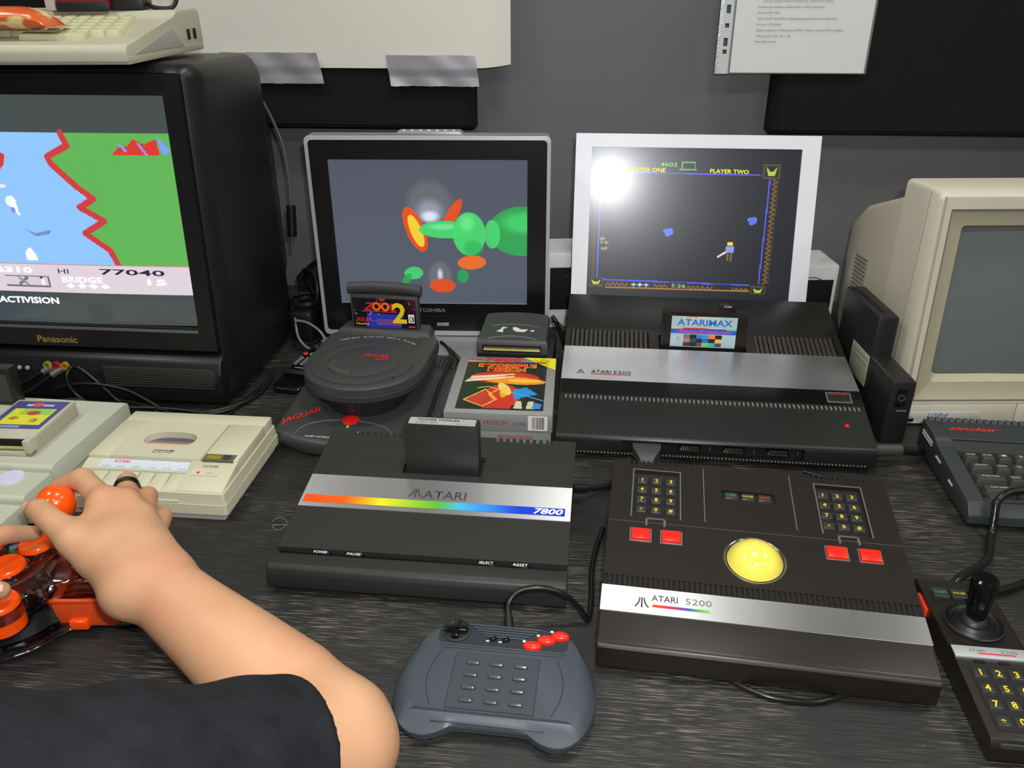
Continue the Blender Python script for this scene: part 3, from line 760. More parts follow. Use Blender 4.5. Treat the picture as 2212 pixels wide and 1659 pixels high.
    while x < 5.95:
        wv = rnd.choice((.03, .03, .06, .09)); b.box(x, x + wv, -.06, -.03, .5, 2.2); x += wv + rnd.choice((.03, .05, .07))
    tag(b.build('barcode_bars', BLKI, up, 0), kind='stuff')
boxes()
# ------------------------------------------------------------------ curvy dark grey console with disc drive on top
def disc_console():
    X, Y, A = -20.9, 88.2, -.15
    t = thing('game_console', 'dark grey console with slanting red lettering and red power button', 'game console', X, Y, 0, A)
    def outline(k, n=40):
        pts = []
        # front edge is a shallow bow, sides run straight back, back is square with round corners
        for i in range(13):
            u = -1 + 2 * i / 12; pts.append((10.4 * u * k, (2.3 * abs(u) ** 2.6) + (1 - k) * 5))
        pts += [(10.7 * k, 8), (10.7 * k, 16), (10.6 * k, 22.5), (9.8 * k, 24.2), (-9.8 * k, 24.2), (-10.6 * k, 22.5), (-10.7 * k, 16), (-10.7 * k, 8)]
        return pts
    def zt(x, y): return 2.35 + .085 * y 
    rings = [[(x, y, .4) for x, y in outline(.95)], [(x, y, 1.2) for x, y in outline(1.0)], [(x, y, 2.0 + .06 * y) for x, y in outline(1.0)], [(x, y, zt(x, y) - .1) for x, y in outline(.97)]]
    for k in (.93, .8, .65, .5, .35, .2, .08): rings.append([(x * k / .97 * .97, 13 + (y - 13) * k, zt(x * k, 13 + (y - 13) * k)) for x, y in outline(.97)])
    MB().loft(rings).build('case', GREY, t, 50)
    # curved front control panel outline
    b = MB(); arc = []
    for i in range(25):
        a = PI * i / 24; x = -.9 + 6.3 * math.cos(a); y = 1.6 + 3.9 * math.sin(a) ** .8; arc.append((x, y, zt(x, y) + .03))
    b.tube(arc, .05, 6).build('panel_arc', mat('light_grey_line', (120, 122, 124), .5), t, 60)
    MB().lathe([(1.12, -.2), (1.1, .12), (.8, .26), (0, .32)], 28, frame((-1.0, 5.5, zt(-1, 5.5)), (1, 0, 0), (0, 1, .1))).build('power_button', RED, t, 60)
    MB().lathe([(.16, 0), (.14, .1), (0, .14)], 10, frame((-.95, 4.0, zt(-1, 4)), (1, 0, 0), (0, 1, .1))).build('power_lamp', mat('green_led', (60, 230, 40), .3, emit=.9), t)
    f = lambda x, y, d=.06, xd=(1, 0, 0): frame((x, y, zt(x, y) + d), (xd[0], xd[1], .12 * xd[1]), (-xd[1], xd[0], .1))
    text('JAGUAR', 1.0, f(-7.6, 5.3, .12, (.78, .62)), REDI, t, bold=.02, shear=.35, width=5.6)
    fuji(f(-1.9, 2.55, .06), .5, WHTI, t); text('ATARI', .45, f(-.1, 2.55, .06), WHTI, t, bold=.02, width=1.9)
    text('64-BIT INTERACTIVE MULTIMEDIA SYSTEM', .3, f(-.9, 1.15, .08), WHTI, t, width=9.5)
    # cooling fins on the rear right and left
    fin = MB().box(-.17, .17, -1.6, 1.6, 0, .75, .06, 1).mesh('fin')
    copies('fin', fin, GREY, t, [T(x, 21.6 - abs(x - 8) * .0, 3.75) for x in [5.2 + .62 * k for k in range(9)]])
    for x in (-8, 8):
        for y in (5, 21): MB().lathe([(.7, 0), (.7, .6)], 14, T(x, y, 0)).build('rubber_foot', RUB, t)

    # disc unit
    R = Matrix.Translation((X, Y, 0)) @ Matrix.Rotation(A, 4, 'Z')
    p = R @ Vector((-.6, 11.8, 3.0))
    d = thing('disc_drive', 'round charcoal compact disc drive sitting on the red-lettered console', 'disc drive', p.x, p.y, p.z, A)
    def seat(r, back, dx=0):
        pts = []
        for i in range(25):
            a = PI + PI * i / 24; pts.append((r * math.cos(a) + dx, r * math.sin(a)))
        pts += [(r + dx, back * .55), (r * .98 + dx, back * .8), (r * .8 + dx, back), (-r * .8 + dx, back), (-r * .98 + dx, back * .8), (-r + dx, back * .55)]
        return pts
    z0 = 0
    def ring(r, back, z): return [(x, y, z) for x, y in seat(r, back)]
    MB().loft([[(x, y, zt(x - .6, y + 11.8) - 3.0 + .02) for x, y in seat(5.4, 9.5)], ring(7.0, 10.6, 3.1)]).build('neck', mat('dark_charcoal_plastic', (42, 42, 45), .5), d, 50)
    MB().loft([ring(7.2, 10.6, 3.0), ring(8.1, 11.2, 3.3), ring(8.2, 11.3, 4.1), ring(8.15, 11.3, 4.16), ring(8.2, 11.3, 4.22), ring(8.15, 11.2, 5.15), ring(8.0, 11.1, 5.33), ring(7.8, 10.9, 5.4), ring(7.3, 10.6, 5.43)]).build('body', GREY, d, 28)
    # lid with raised rim
    lid = MB(); n = 48
    prof = [(6.95, 5.4), (6.95, 5.55), (6.75, 5.62), (6.6, 5.58), (6.5, 5.62), (4.9, 5.66), (4.75, 5.6), (4.6, 5.66), (2, 5.7), (0, 5.7)]
    lid.lathe(prof, n, T(-.2, -.2, 0))
    lo = lid.build('lid', GREY, d, 50)
    # crescent finger recess
    b = MB(); pts = [(-3.9, -.9, 5.72), (-4.1, -2.0, 5.72), (-3.3, -3.1, 5.7), (-2.0, -3.7, 5.7), (-.7, -3.9, 5.7)]
    b.tube(pts, .55, 10).build('finger_grip', mat('grip_grey', (70, 70, 64), .3), lo, 60, M=Matrix.Scale(.35, 4, (0, 0, 1)) if False else None)
    bpy.data.objects[lo.children[0].name].scale = (1, 1, .2); bpy.data.objects[lo.children[0].name].location = (0, 0, 5.68 * S * .8)
    fl = lambda x, y, z=5.76: frame((x, y, z), (1, 0, 0), (0, 1, 0))
    text('JAGUAR', .85, fl(1.1, 1.0), REDI, lo, bold=.02, shear=.3, width=3.7); text('CD', .8, fl(2.1, .1), REDI, lo, bold=.02, shear=.3, width=1.7)
    # right flank plate with slit
    MB().hull8([(5.2, -2.2, 5.3), (7.5, 1.2, 5.3), (7.4, 9.8, 5.3), (5.2, 9.8, 5.3), (5.3, -1.6, 5.62), (7.2, 1.4, 5.55), (7.1, 9.6, 5.55), (5.3, 9.6, 5.62)], .08).build('side_plate', GREY, d)
    MB().box(-1.1, 1.1, -.2, .2, 0, .25, .08).build('open_button', BLK, d, M=T(4.3, -4.9, 5.36, rz=.5))
    text('OPEN DOOR', .24, frame((3.2, -4.5, 5.48), (.88, .47, 0), (-.47, .88, 0)), WHTI, d, width=1.7)
    MB().hull8([(-4.9, -5.3, 5.3), (-3.9, -6.1, 5.3), (-3.5, -5.2, 5.3), (-4.5, -4.5, 5.3), (-4.8, -5.3, 5.46), (-3.9, -6.0, 5.46), (-3.5, -5.3, 5.46), (-4.5, -4.6, 5.46)]).build('corner_mark', BLK, d)
    MB().box(-.5, .5, -6.6, -5.6, 1.2, 2.7, .08).build('front_latch', MATS['dark_charcoal_plastic'], d)
    # arched lettering
    st = 'COMPACT DIGITAL MEDIA PLAYER'
    for i, ch in enumerate(st):
        if ch == ' ': continue
        a = math.radians(128 - 76 * i / (len(st) - 1)); r = 8.6
        text(ch, .3, frame((-.2 + r * math.cos(a), -.4 + r * math.sin(a), 5.5), (math.sin(a), -math.cos(a), 0), (math.cos(a), math.sin(a), 0)), WHTI, d, 'letter', bold=.02)
    fuji(fl(-1.1, 9.0, 5.5), .4, WHTI, d); text('ATARI', .38, fl(.3, 9.0, 5.5), WHTI, d, bold=.02, width=1.6)
    # rear hump with the cartridge slot
    MB().hull8([(-7.4, 8.7, 5.2), (7.2, 8.7, 5.2), (6.9, 12.0, 5.2), (-6.9, 12.0, 5.2), (-6.6, 9.3, 6.2), (6.4, 9.3, 6.2), (6.2, 11.8, 6.4), (-6.2, 11.8, 6.4)], .2).build('rear_hump', GREY, d)
    # cartridge standing in the slot
    p = R @ Vector((-.5, 22.2, 8.6))
    k = thing('game_cartridge', 'dark grey cartridge with round top grip and black picture label', 'cartridge', p.x, p.y, p.z, A)
    MB().box(-4.95, 4.95, -.75, .75, 0, 5.7, .15).build('shell', GREY, k)
    b = MB(); rings = []
    for i in range(13):
        u = -1 + 2 * i / 12; bow = .35 * (1 - u * u)
        rings.append([(5.35 * u, .62 * math.cos(a) * 1.15, 6.35 + bow + .85 * math.sin(a)) for a in [2 * PI * j / 16 for j in range(16)]])
    b.loft(rings).build('grip_roll', GREY, k, 50)
    cv = Canvas(96, 44, (16, 12, 22))
    cv.put(np.clip((cv.U - .78) / .2, 0, 1) * np.clip((cv.V - .3), 0, 1), (150, 30, 40), .9); cv.poly([(.2, .0), (.22, .5), (.8, .46), (.76, .0)], (40, 60, 190)); cv.ell(.47, 1.0, .05, .1, (220, 30, 40))
    rn = np.random.RandomState(3)
    for _ in range(26): u, v = rn.rand(2); cv.ell(u, v, .006, .013, (230, 230, 240))
    cv.rect(.38, .76, .06, .32, (200, 110, 190), .75)
    for q in range(6): cv.rect(.38, .76, .075 + .045 * q, .09 + .045 * q, (60, 30, 110))
    cv.rect(.88, .97, .2, .5, (230, 230, 226)); cv.rect(.895, .955, .24, .42, (40, 40, 44)); cv.rect(.91, .94, .27, .39, (230, 230, 226)); cv.rect(.87, .98, .05, .1, (220, 60, 60))
    for q in range(6): cv.ell(.055 + .035 * q, .1, .012, .026, (240, 210, 40))
    lb = cv.build('label', 9.3, 4.4, frame((-4.65, -.78, .85), (1, 0, 0), (0, 0, 1)), k, LABELP)
    fr = lambda x, y, d=.02: frame((x, y, d), (1, 0, 0), (0, 1, 0))
    text('Z', 1.15, fr(2.25, 2.6), REDI, lb, shear=.3, width=1.6, bold=.02)
    for x in (3.55, 4.85): MB().lathe([(.66, 0), (.66, .02), (.34, .02), (.34, 0)], 24, T(x, 3.2, .01), caps=False).build('lettering', mat('flame_print', (250, 110, 30), .4), lb, 0)
    text('L', 1.15, fr(5.95, 2.6), REDI, lb, width=.8, bold=.02)
    MB().box(1.4, 6.5, 2.36, 2.5, .01, .03).build('underline', REDI, lb, 0)
    text('2', 2.9, fr(6.85, .9, .04), mat('bright_yellow_print', (246, 206, 30), .4), lb, bold=.03, width=2.1)
    text('JAGUAR', .62, fr(1.5, .85), REDI, lb, shear=.3, bold=.02, width=2.4)
disc_console()

# ------------------------------------------------------------------ flat television
def lcd_tv():
    t = thing('lcd_television', 'flat television with thin silver frame, black bezel and grey picture', 'television', -12.5, 126, 0, -.04)
    MB().loft([[(x, .0, z) for x, z in rrect(-18.6, 18.5, 1.5, 33.6, .8)], [(x, 2.4, z) for x, z in rrect(-18.6, 18.5, 1.5, 33.6, .8)], [(x, 5.0, z) for x, z in rrect(-16, 16, 4, 31, 1)]]).build('rear_case', SILV, t, 40)
    b = MB(); o = rrect(-18.6, 18.5, 1.5, 33.6, .8); i_ = rrect(-18.05, 17.95, 2.3, 33.0, .6)
    b.loft([[(x, 0.3, z) for x, z in o], [(x, -.5, z) for x, z in o], [(x, -.55, z) for x, z in i_], [(x, .2, z) for x, z in i_]], caps=False)
    b.build('silver_frame', mat('silver_frame_paint', (186, 185, 188), .35, metal=.2), t, 40)
    b = MB().plate(-18.05, 17.95, 2.3, 33.0, 0, .5, [(-15.35, 15.0, 7.05, 30.1)])
    b.build('bezel', mat('piano_black_bezel', (18, 18, 20), .3), t, 0, M=frame((0, .05, 0), (1, 0, 0), (0, 0, 1)))
    MB().box(-18.0, 17.9, -.5, -.42, 4.82, 4.9).build('bezel_seam', VOID, t, 0)
    # picture: overlapping plain ellipses in the colours of the moving picture
    cv = Canvas(320, 244, (80, 86, 98))
    cv.put(np.clip(1 - cv.V, 0, 1), (96, 106, 122), .35); cv.put(np.clip(cv.U - .5, 0, 1), (70, 76, 90), .5)
    G1, G2, G3 = (70, 214, 110), (40, 170, 80), (130, 240, 160)
    cv.ell(.5, .7, .135, .185, (104, 106, 116), .9, soft=.3); cv.ell(.5, .66, .09, .1, (150, 158, 176), .9, soft=.6); cv.ell(.5, .62, .06, .05, (226, 232, 244), .95, soft=.6)
    cv.ell(.42, .53, .05, .16, (232, 78, 28), .95, rot=.25); cv.ell(.425, .52, .03, .115, (244, 214, 50), .95, rot=.25)
    cv.ell(.61, .62, .03, .13, (232, 78, 28), .95, rot=-.4)
    cv.ell(.58, .53, .14, .06, G1, .95); cv.ell(.57, .55, .1, .025, G3, .7, soft=.5)
    cv.ell(.7, .5, .085, .15, G1, .95); cv.ell(.69, .58, .05, .07, G3, .6, soft=.6); cv.ell(.72, .4, .06, .07, G2, .6, soft=.4)
    cv.ell(.97, .52, .17, .17, G2, .9); cv.ell(.98, .58, .14, .09, G1, .8, soft=.5); cv.ell(.82, .5, .04, .1, G1, .9)
    cv.ell(.71, .3, .075, .05, (236, 110, 36), .95, rot=.1); cv.ell(.54, .2, .07, .12, (110, 112, 120), .9, soft=.3); cv.ell(.54, .21, .02, .06, (220, 222, 230), .9, soft=.7)
    cv.ell(.55, .13, .07, .05, (232, 78, 28), .9); cv.ell(.4, .22, .05, .045, G1, .9, rot=.4); cv.ell(.36, .17, .02, .05, G2, .9, rot=-.4); cv.ell(.66, .2, .03, .05, G2, .8)
    cv.build('screen', 30.35, 23.05, frame((-15.35, -.12, 7.05), (1, 0, 0), (0, 0, 1)), t, LCDM)
    MB().box(-15.4, 15.05, -.4, -.1, 6.98, 7.08).build('screen_sill', SILV, t, 0)
    text('TOSHIBA', .62, frame((-.5, -.48, 5.62), (1, 0, 0), (0, 0, 1)), SILV, t, bold=.01, width=4.4)
    # control hump on the top edge
    MB().prism([(-5.2, 33.5), (5.6, 33.5), (4.8, 34.1), (-4.4, 34.1)], .2, 2.6, 'y', .1).build('control_hump', SILV, t)
    bt = MB().lathe([(.24, 0), (.24, .15), (0, .2)], 10).mesh('control_button')
    copies('control_button', bt, WHT, t, [T(-3.6 + 1.25 * k, 1.0, 34.08) for k in range(7)])
    # foot
    MB().loft([[(x, y, .0) for x, y in rrect(-10, 10, -7.5, 7.5, 3)], [(x, y, .8) for x, y in rrect(-10, 10, -7.5, 7.5, 3)], [(x, y, 1.3) for x, y in rrect(-8, 8, -5, 6, 3)]]).build('foot', SILV, t, 50)
    MB().box(-3.5, 3.5, 1.2, 3.2, .8, 6, .2).build('neck', BLK, t)
    MB().box(-14, -10.5, -.55, -.4, 3.1, 3.6, .05).build('infrared_window', BLKG, t); MB().box(.2, 2.2, -.65, -.4, 3.2, 3.75, .08).build('power_switch', SILV, t)
lcd_tv()

# ------------------------------------------------------------------ white flat monitor with the maze game
def white_monitor():
    t = thing('computer_monitor', 'white-framed flat monitor showing a dark arcade game behind the wedge console', 'monitor', 28.1, 122.6, 0, -.103)
    TL = Matrix.Translation((0, 0, 3.0)) @ Matrix.Rotation(-.235, 4, 'X')       # leans back
    MB().loft([[(x, 0, z) for x, z in rrect(-18.7, 18.4, 0, 30.75, .15)], [(x, 1.8, z) for x, z in rrect(-18.7, 18.4, 0, 30.75, .15)], [(x, 4.6, z) for x, z in rrect(-14, 14, 4, 27, .5)]], bev=0).build('rear_case', WHT, t, 40, M=TL)
    MB().plate(-18.7, 18.4, 0, 30.75, -.0, .35, [(-16.2, 15.7, 3, 28.75)]).build('white_frame', mat('white_frame_plastic', (232, 232, 238), .35), t, 0, M=TL @ frame((0, .02, 0), (1, 0, 0), (0, 0, 1)))
    W, H = 31.9, 25.75; ox, os_ = -15.8, 3.0                     # picture origin in the plane measured on the photo
    cv = Canvas(300, 240, (14, 18, 26)); U = lambda x: (x - ox + .0) / W; V = lambda s: (s - os_) / H
    Bl, Or, Yw, Br = (70, 90, 230), (122, 84, 34), (200, 196, 60), (84, 56, 24)
    hx = lambda x: U(x + .4)
    def zig(p, q, n, c, amp):
        pts = []
        for i in range(n + 1):
            f = i / n; a = amp if i % 2 else -amp
            pts.append((p[0] + (q[0] - p[0]) * f + (a if p[1] != q[1] and p[0] == q[0] or abs(p[0] - q[0]) < abs(p[1] - q[1]) else 0), p[1] + (q[1] - p[1]) * f + (a if abs(p[0] - q[0]) > abs(p[1] - q[1]) else 0)))
        cv.line(pts, .009, c, W / H)
    y1, y0 = V(25.0), V(8.0)
    xl, xr = hx(-14.6), hx(11.1)
    cv.line([(xl, V(24.6)), (xl, V(8.6))], .009, Bl, W / H); cv.line([(hx(11.3), V(24.2)), (hx(10.9), V(8.2))], .009, Bl, W / H)
    cv.line([(hx(-13.5), V(8.2)), (hx(9.4), V(7.9))], .009, Bl, W / H); cv.line([(hx(-13.2), V(25.0)), (hx(9.9), V(24.85))], .007, Bl, W / H)
    zig((hx(-15.3), V(24)), (hx(-15.3), V(8.6)), 46, Br, .010); zig((hx(12.1), V(24.2)), (hx(11.8), V(8.2)), 46, Or, .010)
    cv.line([(hx(-15.9), V(24)), (hx(-15.9), V(8.6))], .005, Br, W / H); cv.line([(hx(12.6), V(24.2)), (hx(12.3), V(8.2))], .005, Br, W / H)
    zig((hx(-13.2), V(7.5)), (hx(9.4), V(7.2)), 60, Or, .009); cv.rect(hx(-13.2), hx(9.4), V(6.9), V(7.05), (170, 120, 30))
    cv.rect(hx(-9.6), hx(-5.6), V(7.1), V(8), (18, 22, 30)); cv.rect(hx(-3.2), hx(-.2), V(7.1), V(8), (18, 22, 30)); cv.rect(hx(3.8), hx(6.8), V(7.1), V(7.9), (18, 22, 30))
    for a, b_, c_, d_ in ((10.2, 12.7, 24.4, 26.5), (-15.9, -13.6, 7.1, 8.5), (9.7, 12.0, 6.5, 7.8)):
        cv.rect(hx(a), hx(b_), V(c_), V(d_), (90, 80, 30)); cv.rect(hx(a) + .005, hx(b_) - .005, V(c_) + .007, V(d_) - .007, (18, 22, 30))
        mx, my = (hx(a) + hx(b_)) / 2, (V(c_) + V(d_)) / 2; hw = (hx(b_) - hx(a)) * .33; hh = (V(d_) - V(c_)) * .3
        cv.poly([(mx - hw, my + hh), (mx - hw * .3, my), (mx + hw * .3, my), (mx + hw, my + hh), (mx + hw * .6, my - hh), (mx - hw * .6, my - hh)], (190, 200, 60))
    for bx, bs in ((-13.2, 20.9), (-3.7, 15.9), (9.1, 17.9)):
        for q in range(8):
            rn = np.random.RandomState(q + 1); cv.ell(hx(bx) + rn.uniform(-.014, .014), V(bs) + rn.uniform(-.014, .014), .012, .012, (90, 116, 236))
    for q in range(9):
        rn = np.random.RandomState(q + 40); cv.ell(hx(-13.7) + rn.uniform(-.015, .015), V(13.9) + rn.uniform(-.035, .035), .008, .008, (150, 140, 50))
    cv.rect(hx(5.6), hx(6.5), V(14.0), V(14.6), (240, 214, 70)); cv.rect(hx(5.4), hx(6.7), V(13.0), V(13.9), (140, 150, 240)); cv.rect(hx(5.6), hx(5.95), V(11.7), V(13.0), (120, 90, 40)); cv.rect(hx(6.15), hx(6.5), V(11.6), V(13.0), (120, 90, 40)); cv.line([(hx(4.3), V(12.3)), (hx(5.4), V(13.0))], .012, (220, 220, 225), W / H)
    for q in range(3): cv.line([(hx(-9.0 + 1.0 * q), V(7.5)), (hx(-8.4 + 1.0 * q), V(7.5))], .008, (200, 210, 230), W / H); cv.line([(hx(-8.7 + 1.0 * q), V(7.2)), (hx(-8.7 + 1.0 * q), V(7.8))], .006, (200, 210, 230), W / H)
    cv.line([(hx(-2.5), V(25.55)), (hx(.0), V(25.55))], .007, (110, 170, 90), W / H); cv.line([(hx(-2.2), V(25.6)), (hx(-2.2), V(26.6)), (hx(-.2), V(26.6)), (hx(-.2), V(25.6))], .007, (110, 170, 90), W / H)
    sc = cv.build('screen', W, H, TL @ frame((-16.2, -.1, 3.0), (1, 0, 0), (0, 0, 1)), t, LCDG)
    g = mat('lit_yellow_text', (196, 190, 50), .4, emit=.9); gg = mat('lit_green_text', (130, 190, 120), .4, emit=.9)
    fr = lambda x, s_: frame((x + 16.2 - .0, s_ - 3.0, .05), (1, -.012, 0), (.012, 1, 0))
    text('PLAYER ONE', .6, fr(-7.55, 25.12), g, sc, bold=.02, width=5.7); text('PLAYER TWO', .6, fr(5.05, 25.05), g, sc, bold=.02, width=5.9)
    text('4602', .6, fr(-4.2, 25.95), gg, sc, width=2.6); text('5:26', .55, fr(-1.6, 7.25), gg, sc, width=2.2)
    MB().box(-9, 9, .8, 9, 0, 1.0, .3).build('foot', WHT, t); MB().box(-3, 3, 3.2, 5.0, .8, 14, .2).build('stand_neck', WHT, t)
white_monitor()

# ------------------------------------------------------------------ speakers, adapter block, remote
def speaker(label, x, y, yaw, z1=12.8):
    t = thing('speaker', label, 'speaker', x, y, 0, yaw, 'white desktop speakers')
    MB().box(-4.4, 4.4, 0, 9, 0, z1, .35).build('cabinet', WHT, t)
    g = MB().box(-3.7, 3.7, -.12, .1, 3.4, z1 - 2.5, .1).build('grille', mat('black_grille_cloth', (10, 10, 12), .8, bump=(600, .5)), t)
    MB().lathe([(2.9, -.02), (2.95, .08), (3.05, -.02)], 32, frame((0, -.14, 6.6), (1, 0, 0), (0, 0, 1)), caps=False).build('driver_ring', mat('grille_ring', (30, 30, 32), .5), g, 60)
    b = MB()
    for q in range(9):
        a = q * .7; b.lathe([(.16 - .008 * q, 0), (.14 - .008 * q, .02)], 8, frame((-.6 + .45 * math.cos(a) + .06 * q, -.01, 1.6 + .4 * math.sin(a)), (1, 0, 0), (0, 0, 1)))
    tag(b.build('logo_dots', BLKI, t, 0), kind='stuff')
speaker('white speaker with black grille between the flat television and white monitor', 10.2, 132.3, .05, 13.4)
speaker('white speaker beside the beige monitor, behind the white monitor edge', 50.3, 130.5, .03, 11.6)

def cart_adapter():
    R = T(.6, 108.9, 0, rz=-.10)
    t = thing('power_brick', 'black block under the grey cartridge with gold contacts', 'power supply', .9, 110.2, 0, -.10)
    MB().box(-4.6, 5.2, 0, 9.2, 0, 4.6, .25).build('case', BLK, t)
    MB().box(-4.2, 4.8, -.04, .1, .6, 3.9, .1).build('front_label', mat('dark_olive_label', (40, 38, 30), .5), t)
    k = thing('cartridge', 'grey cartridge lying with gold edge contacts towards the silver game box', 'cartridge', .0, 109.2, 4.62, -.10)
    pts = []
    for i in range(13):
        u = -1 + 2 * i / 12; pts.append((4.9 * u, 10.0 + .9 * (1 - u * u)))
    out = [(5.2, 0), (5.0, 9.6)] + list(reversed(pts)) + [(-5.0, 9.6), (-5.2, 0)]
    tp = [(x * .95, .35 + y * .95) for x, y in out]
    MB().loft([[(x, y, .7) for x, y in out], [(x, y, 2.3 + .03 * y) for x, y in out], [(x, y, 2.75 + .03 * y) for x, y in tp]]).build('shell', GREY, k, 40)
    MB().box(-5.15, 5.15, .1, 9.4, 0, .72, .1).build('underside', BLK, k)
    MB().box(-4.35, 4.3, -.06, .3, .95, 2.05).build('contact_slot', VOID, k)
    gold = mat('gold_contacts', (206, 204, 120), .35, metal=.3)
    b = MB(); b.box(-4.15, -1.8, -.1, .1, 1.2, 1.55); b.box(-1.5, 4.1, -.1, .1, 1.2, 1.55)
    cn = MB().box(-4.15, 4.1, -.09, .1, 1.2, 1.55).build('circuit_edge', gold, k)
    q = MB()
    for i in range(40): q.box(-4.0 + .2 * i, -3.92 + .2 * i, -.11, -.07, 1.62, 1.82)
    tag(q.build('contact_teeth', GREYMET, k, 0), kind='stuff')
    zt = lambda y: 2.77 + .03 * y
    w = mat('torn_sticker_paper', (220, 218, 214), .6)
    for nm, pts in (('sticker_scrap', [(-2.6, 3.2), (-1.6, 3.0), (-1.7, 4.2), (-1.1, 4.8), (-1.9, 4.8), (-2.0, 4.1)]), ('sticker_scrap', [(-.2, 3.9), (.4, 3.3), (1.6, 3.3), (2.0, 4.2), (1.0, 4.1), (.2, 4.9), (-.3, 4.8)]), ('sticker_scrap', [(2.5, 3.5), (3.0, 3.6), (2.9, 4.0), (2.4, 3.9)])):
        MB().loft([[(x, y, zt(y) - .02) for x, y in pts], [(x, y, zt(y) + .03) for x, y in pts]]).build(nm, w, k, 0)
    for y0, m in ((5.2, 'line'), (.7, 'scoop')):
        arc = [(-3.6 + 7.2 * i / 14, y0 + (.75 if m == 'line' else 1.0) * math.sin(PI * i / 14), 0) for i in range(15)]
        MB().tube([(x, y, zt(y)) for x, y, _ in arc], .045 if m == 'line' else .07, 6).build('moulded_arc', mat('light_grey_line'), k, 60)
cart_adapter()

def remote():
    t = thing('remote_control', 'black remote control with silver edge and coloured keys by the television', 'remote control', -33.0, 107.0, 0, -.245)
    o = rrect(-2.4, 2.4, 0, 17.2, .9)
    MB().loft([[(x, y, .15) for x, y in o], [(x, y, 1.5 if y > 2 else .9) for x, y in o], [(x * .92, .3 + y * .97, 2.0 if y > 3 else 1.1) for x, y in o]]).build('body', BLKG, t, 40)
    e = [(x * 1.02, y, 1.55 if y > 2.5 else .95) for x, y in rrect(-2.42, 2.42, -.1, 17.3, 1.2, 8)]
    MB().tube(e + [e[0]], .1, 6, smooth=False).build('silver_edge', CHROME, t, 60)
    MB().prism([(3.0, 1.9), (3.6, 2.35), (4.2, 2.02)], -1.9, 1.9, 'x', .05).build('raised_ridge', BLK, t)
    text('TOSHIBA', .35, frame((-.1, 4.75, 2.04), (1, 0, 0), (0, 1, 0)), WHTI, t, width=2.0)
    key = MB().loft([[(.38 * math.cos(a), .28 * math.sin(a), 0) for a in [2 * PI * k / 10 for k in range(10)]], [(.3 * math.cos(a), .2 * math.sin(a), .22) for a in [2 * PI * k / 10 for k in range(10)]]]).mesh('key')
    copies('key', key, mat('smoke_key', (112, 114, 118), .4), t, [T(-1.55 + 1.03 * c, 6.2 + .72 * r, 1.98) for r in range(4) for c in range(4)])
    copies('key', key.copy(), mat('pale_key', (176, 178, 180), .4), t, [T(-1.3 + 1.3 * c, 15.2 + 1.0 * r, 1.98) for r in range(2) for c in range(3)])
    for x, c in ((-1.7, (226, 50, 50)), (-.6, (40, 170, 150)), (.55, (230, 180, 30)), (1.65, (50, 80, 190))):
        MB().lathe([(.42, 0), (.36, .2), (0, .24)], 14, T(x, 9.9, 1.98)).build('colour_key', mat('colour_key_%d' % c[0], c, .35), t, 60)
    MB().lathe([(1.75, 0), (1.7, .25), (1.2, .38), (.9, .28), (.8, .36), (0, .36)], 30, T(0, 12.9, 1.96)).build('direction_ring', CHROME, t, 60)
remote()
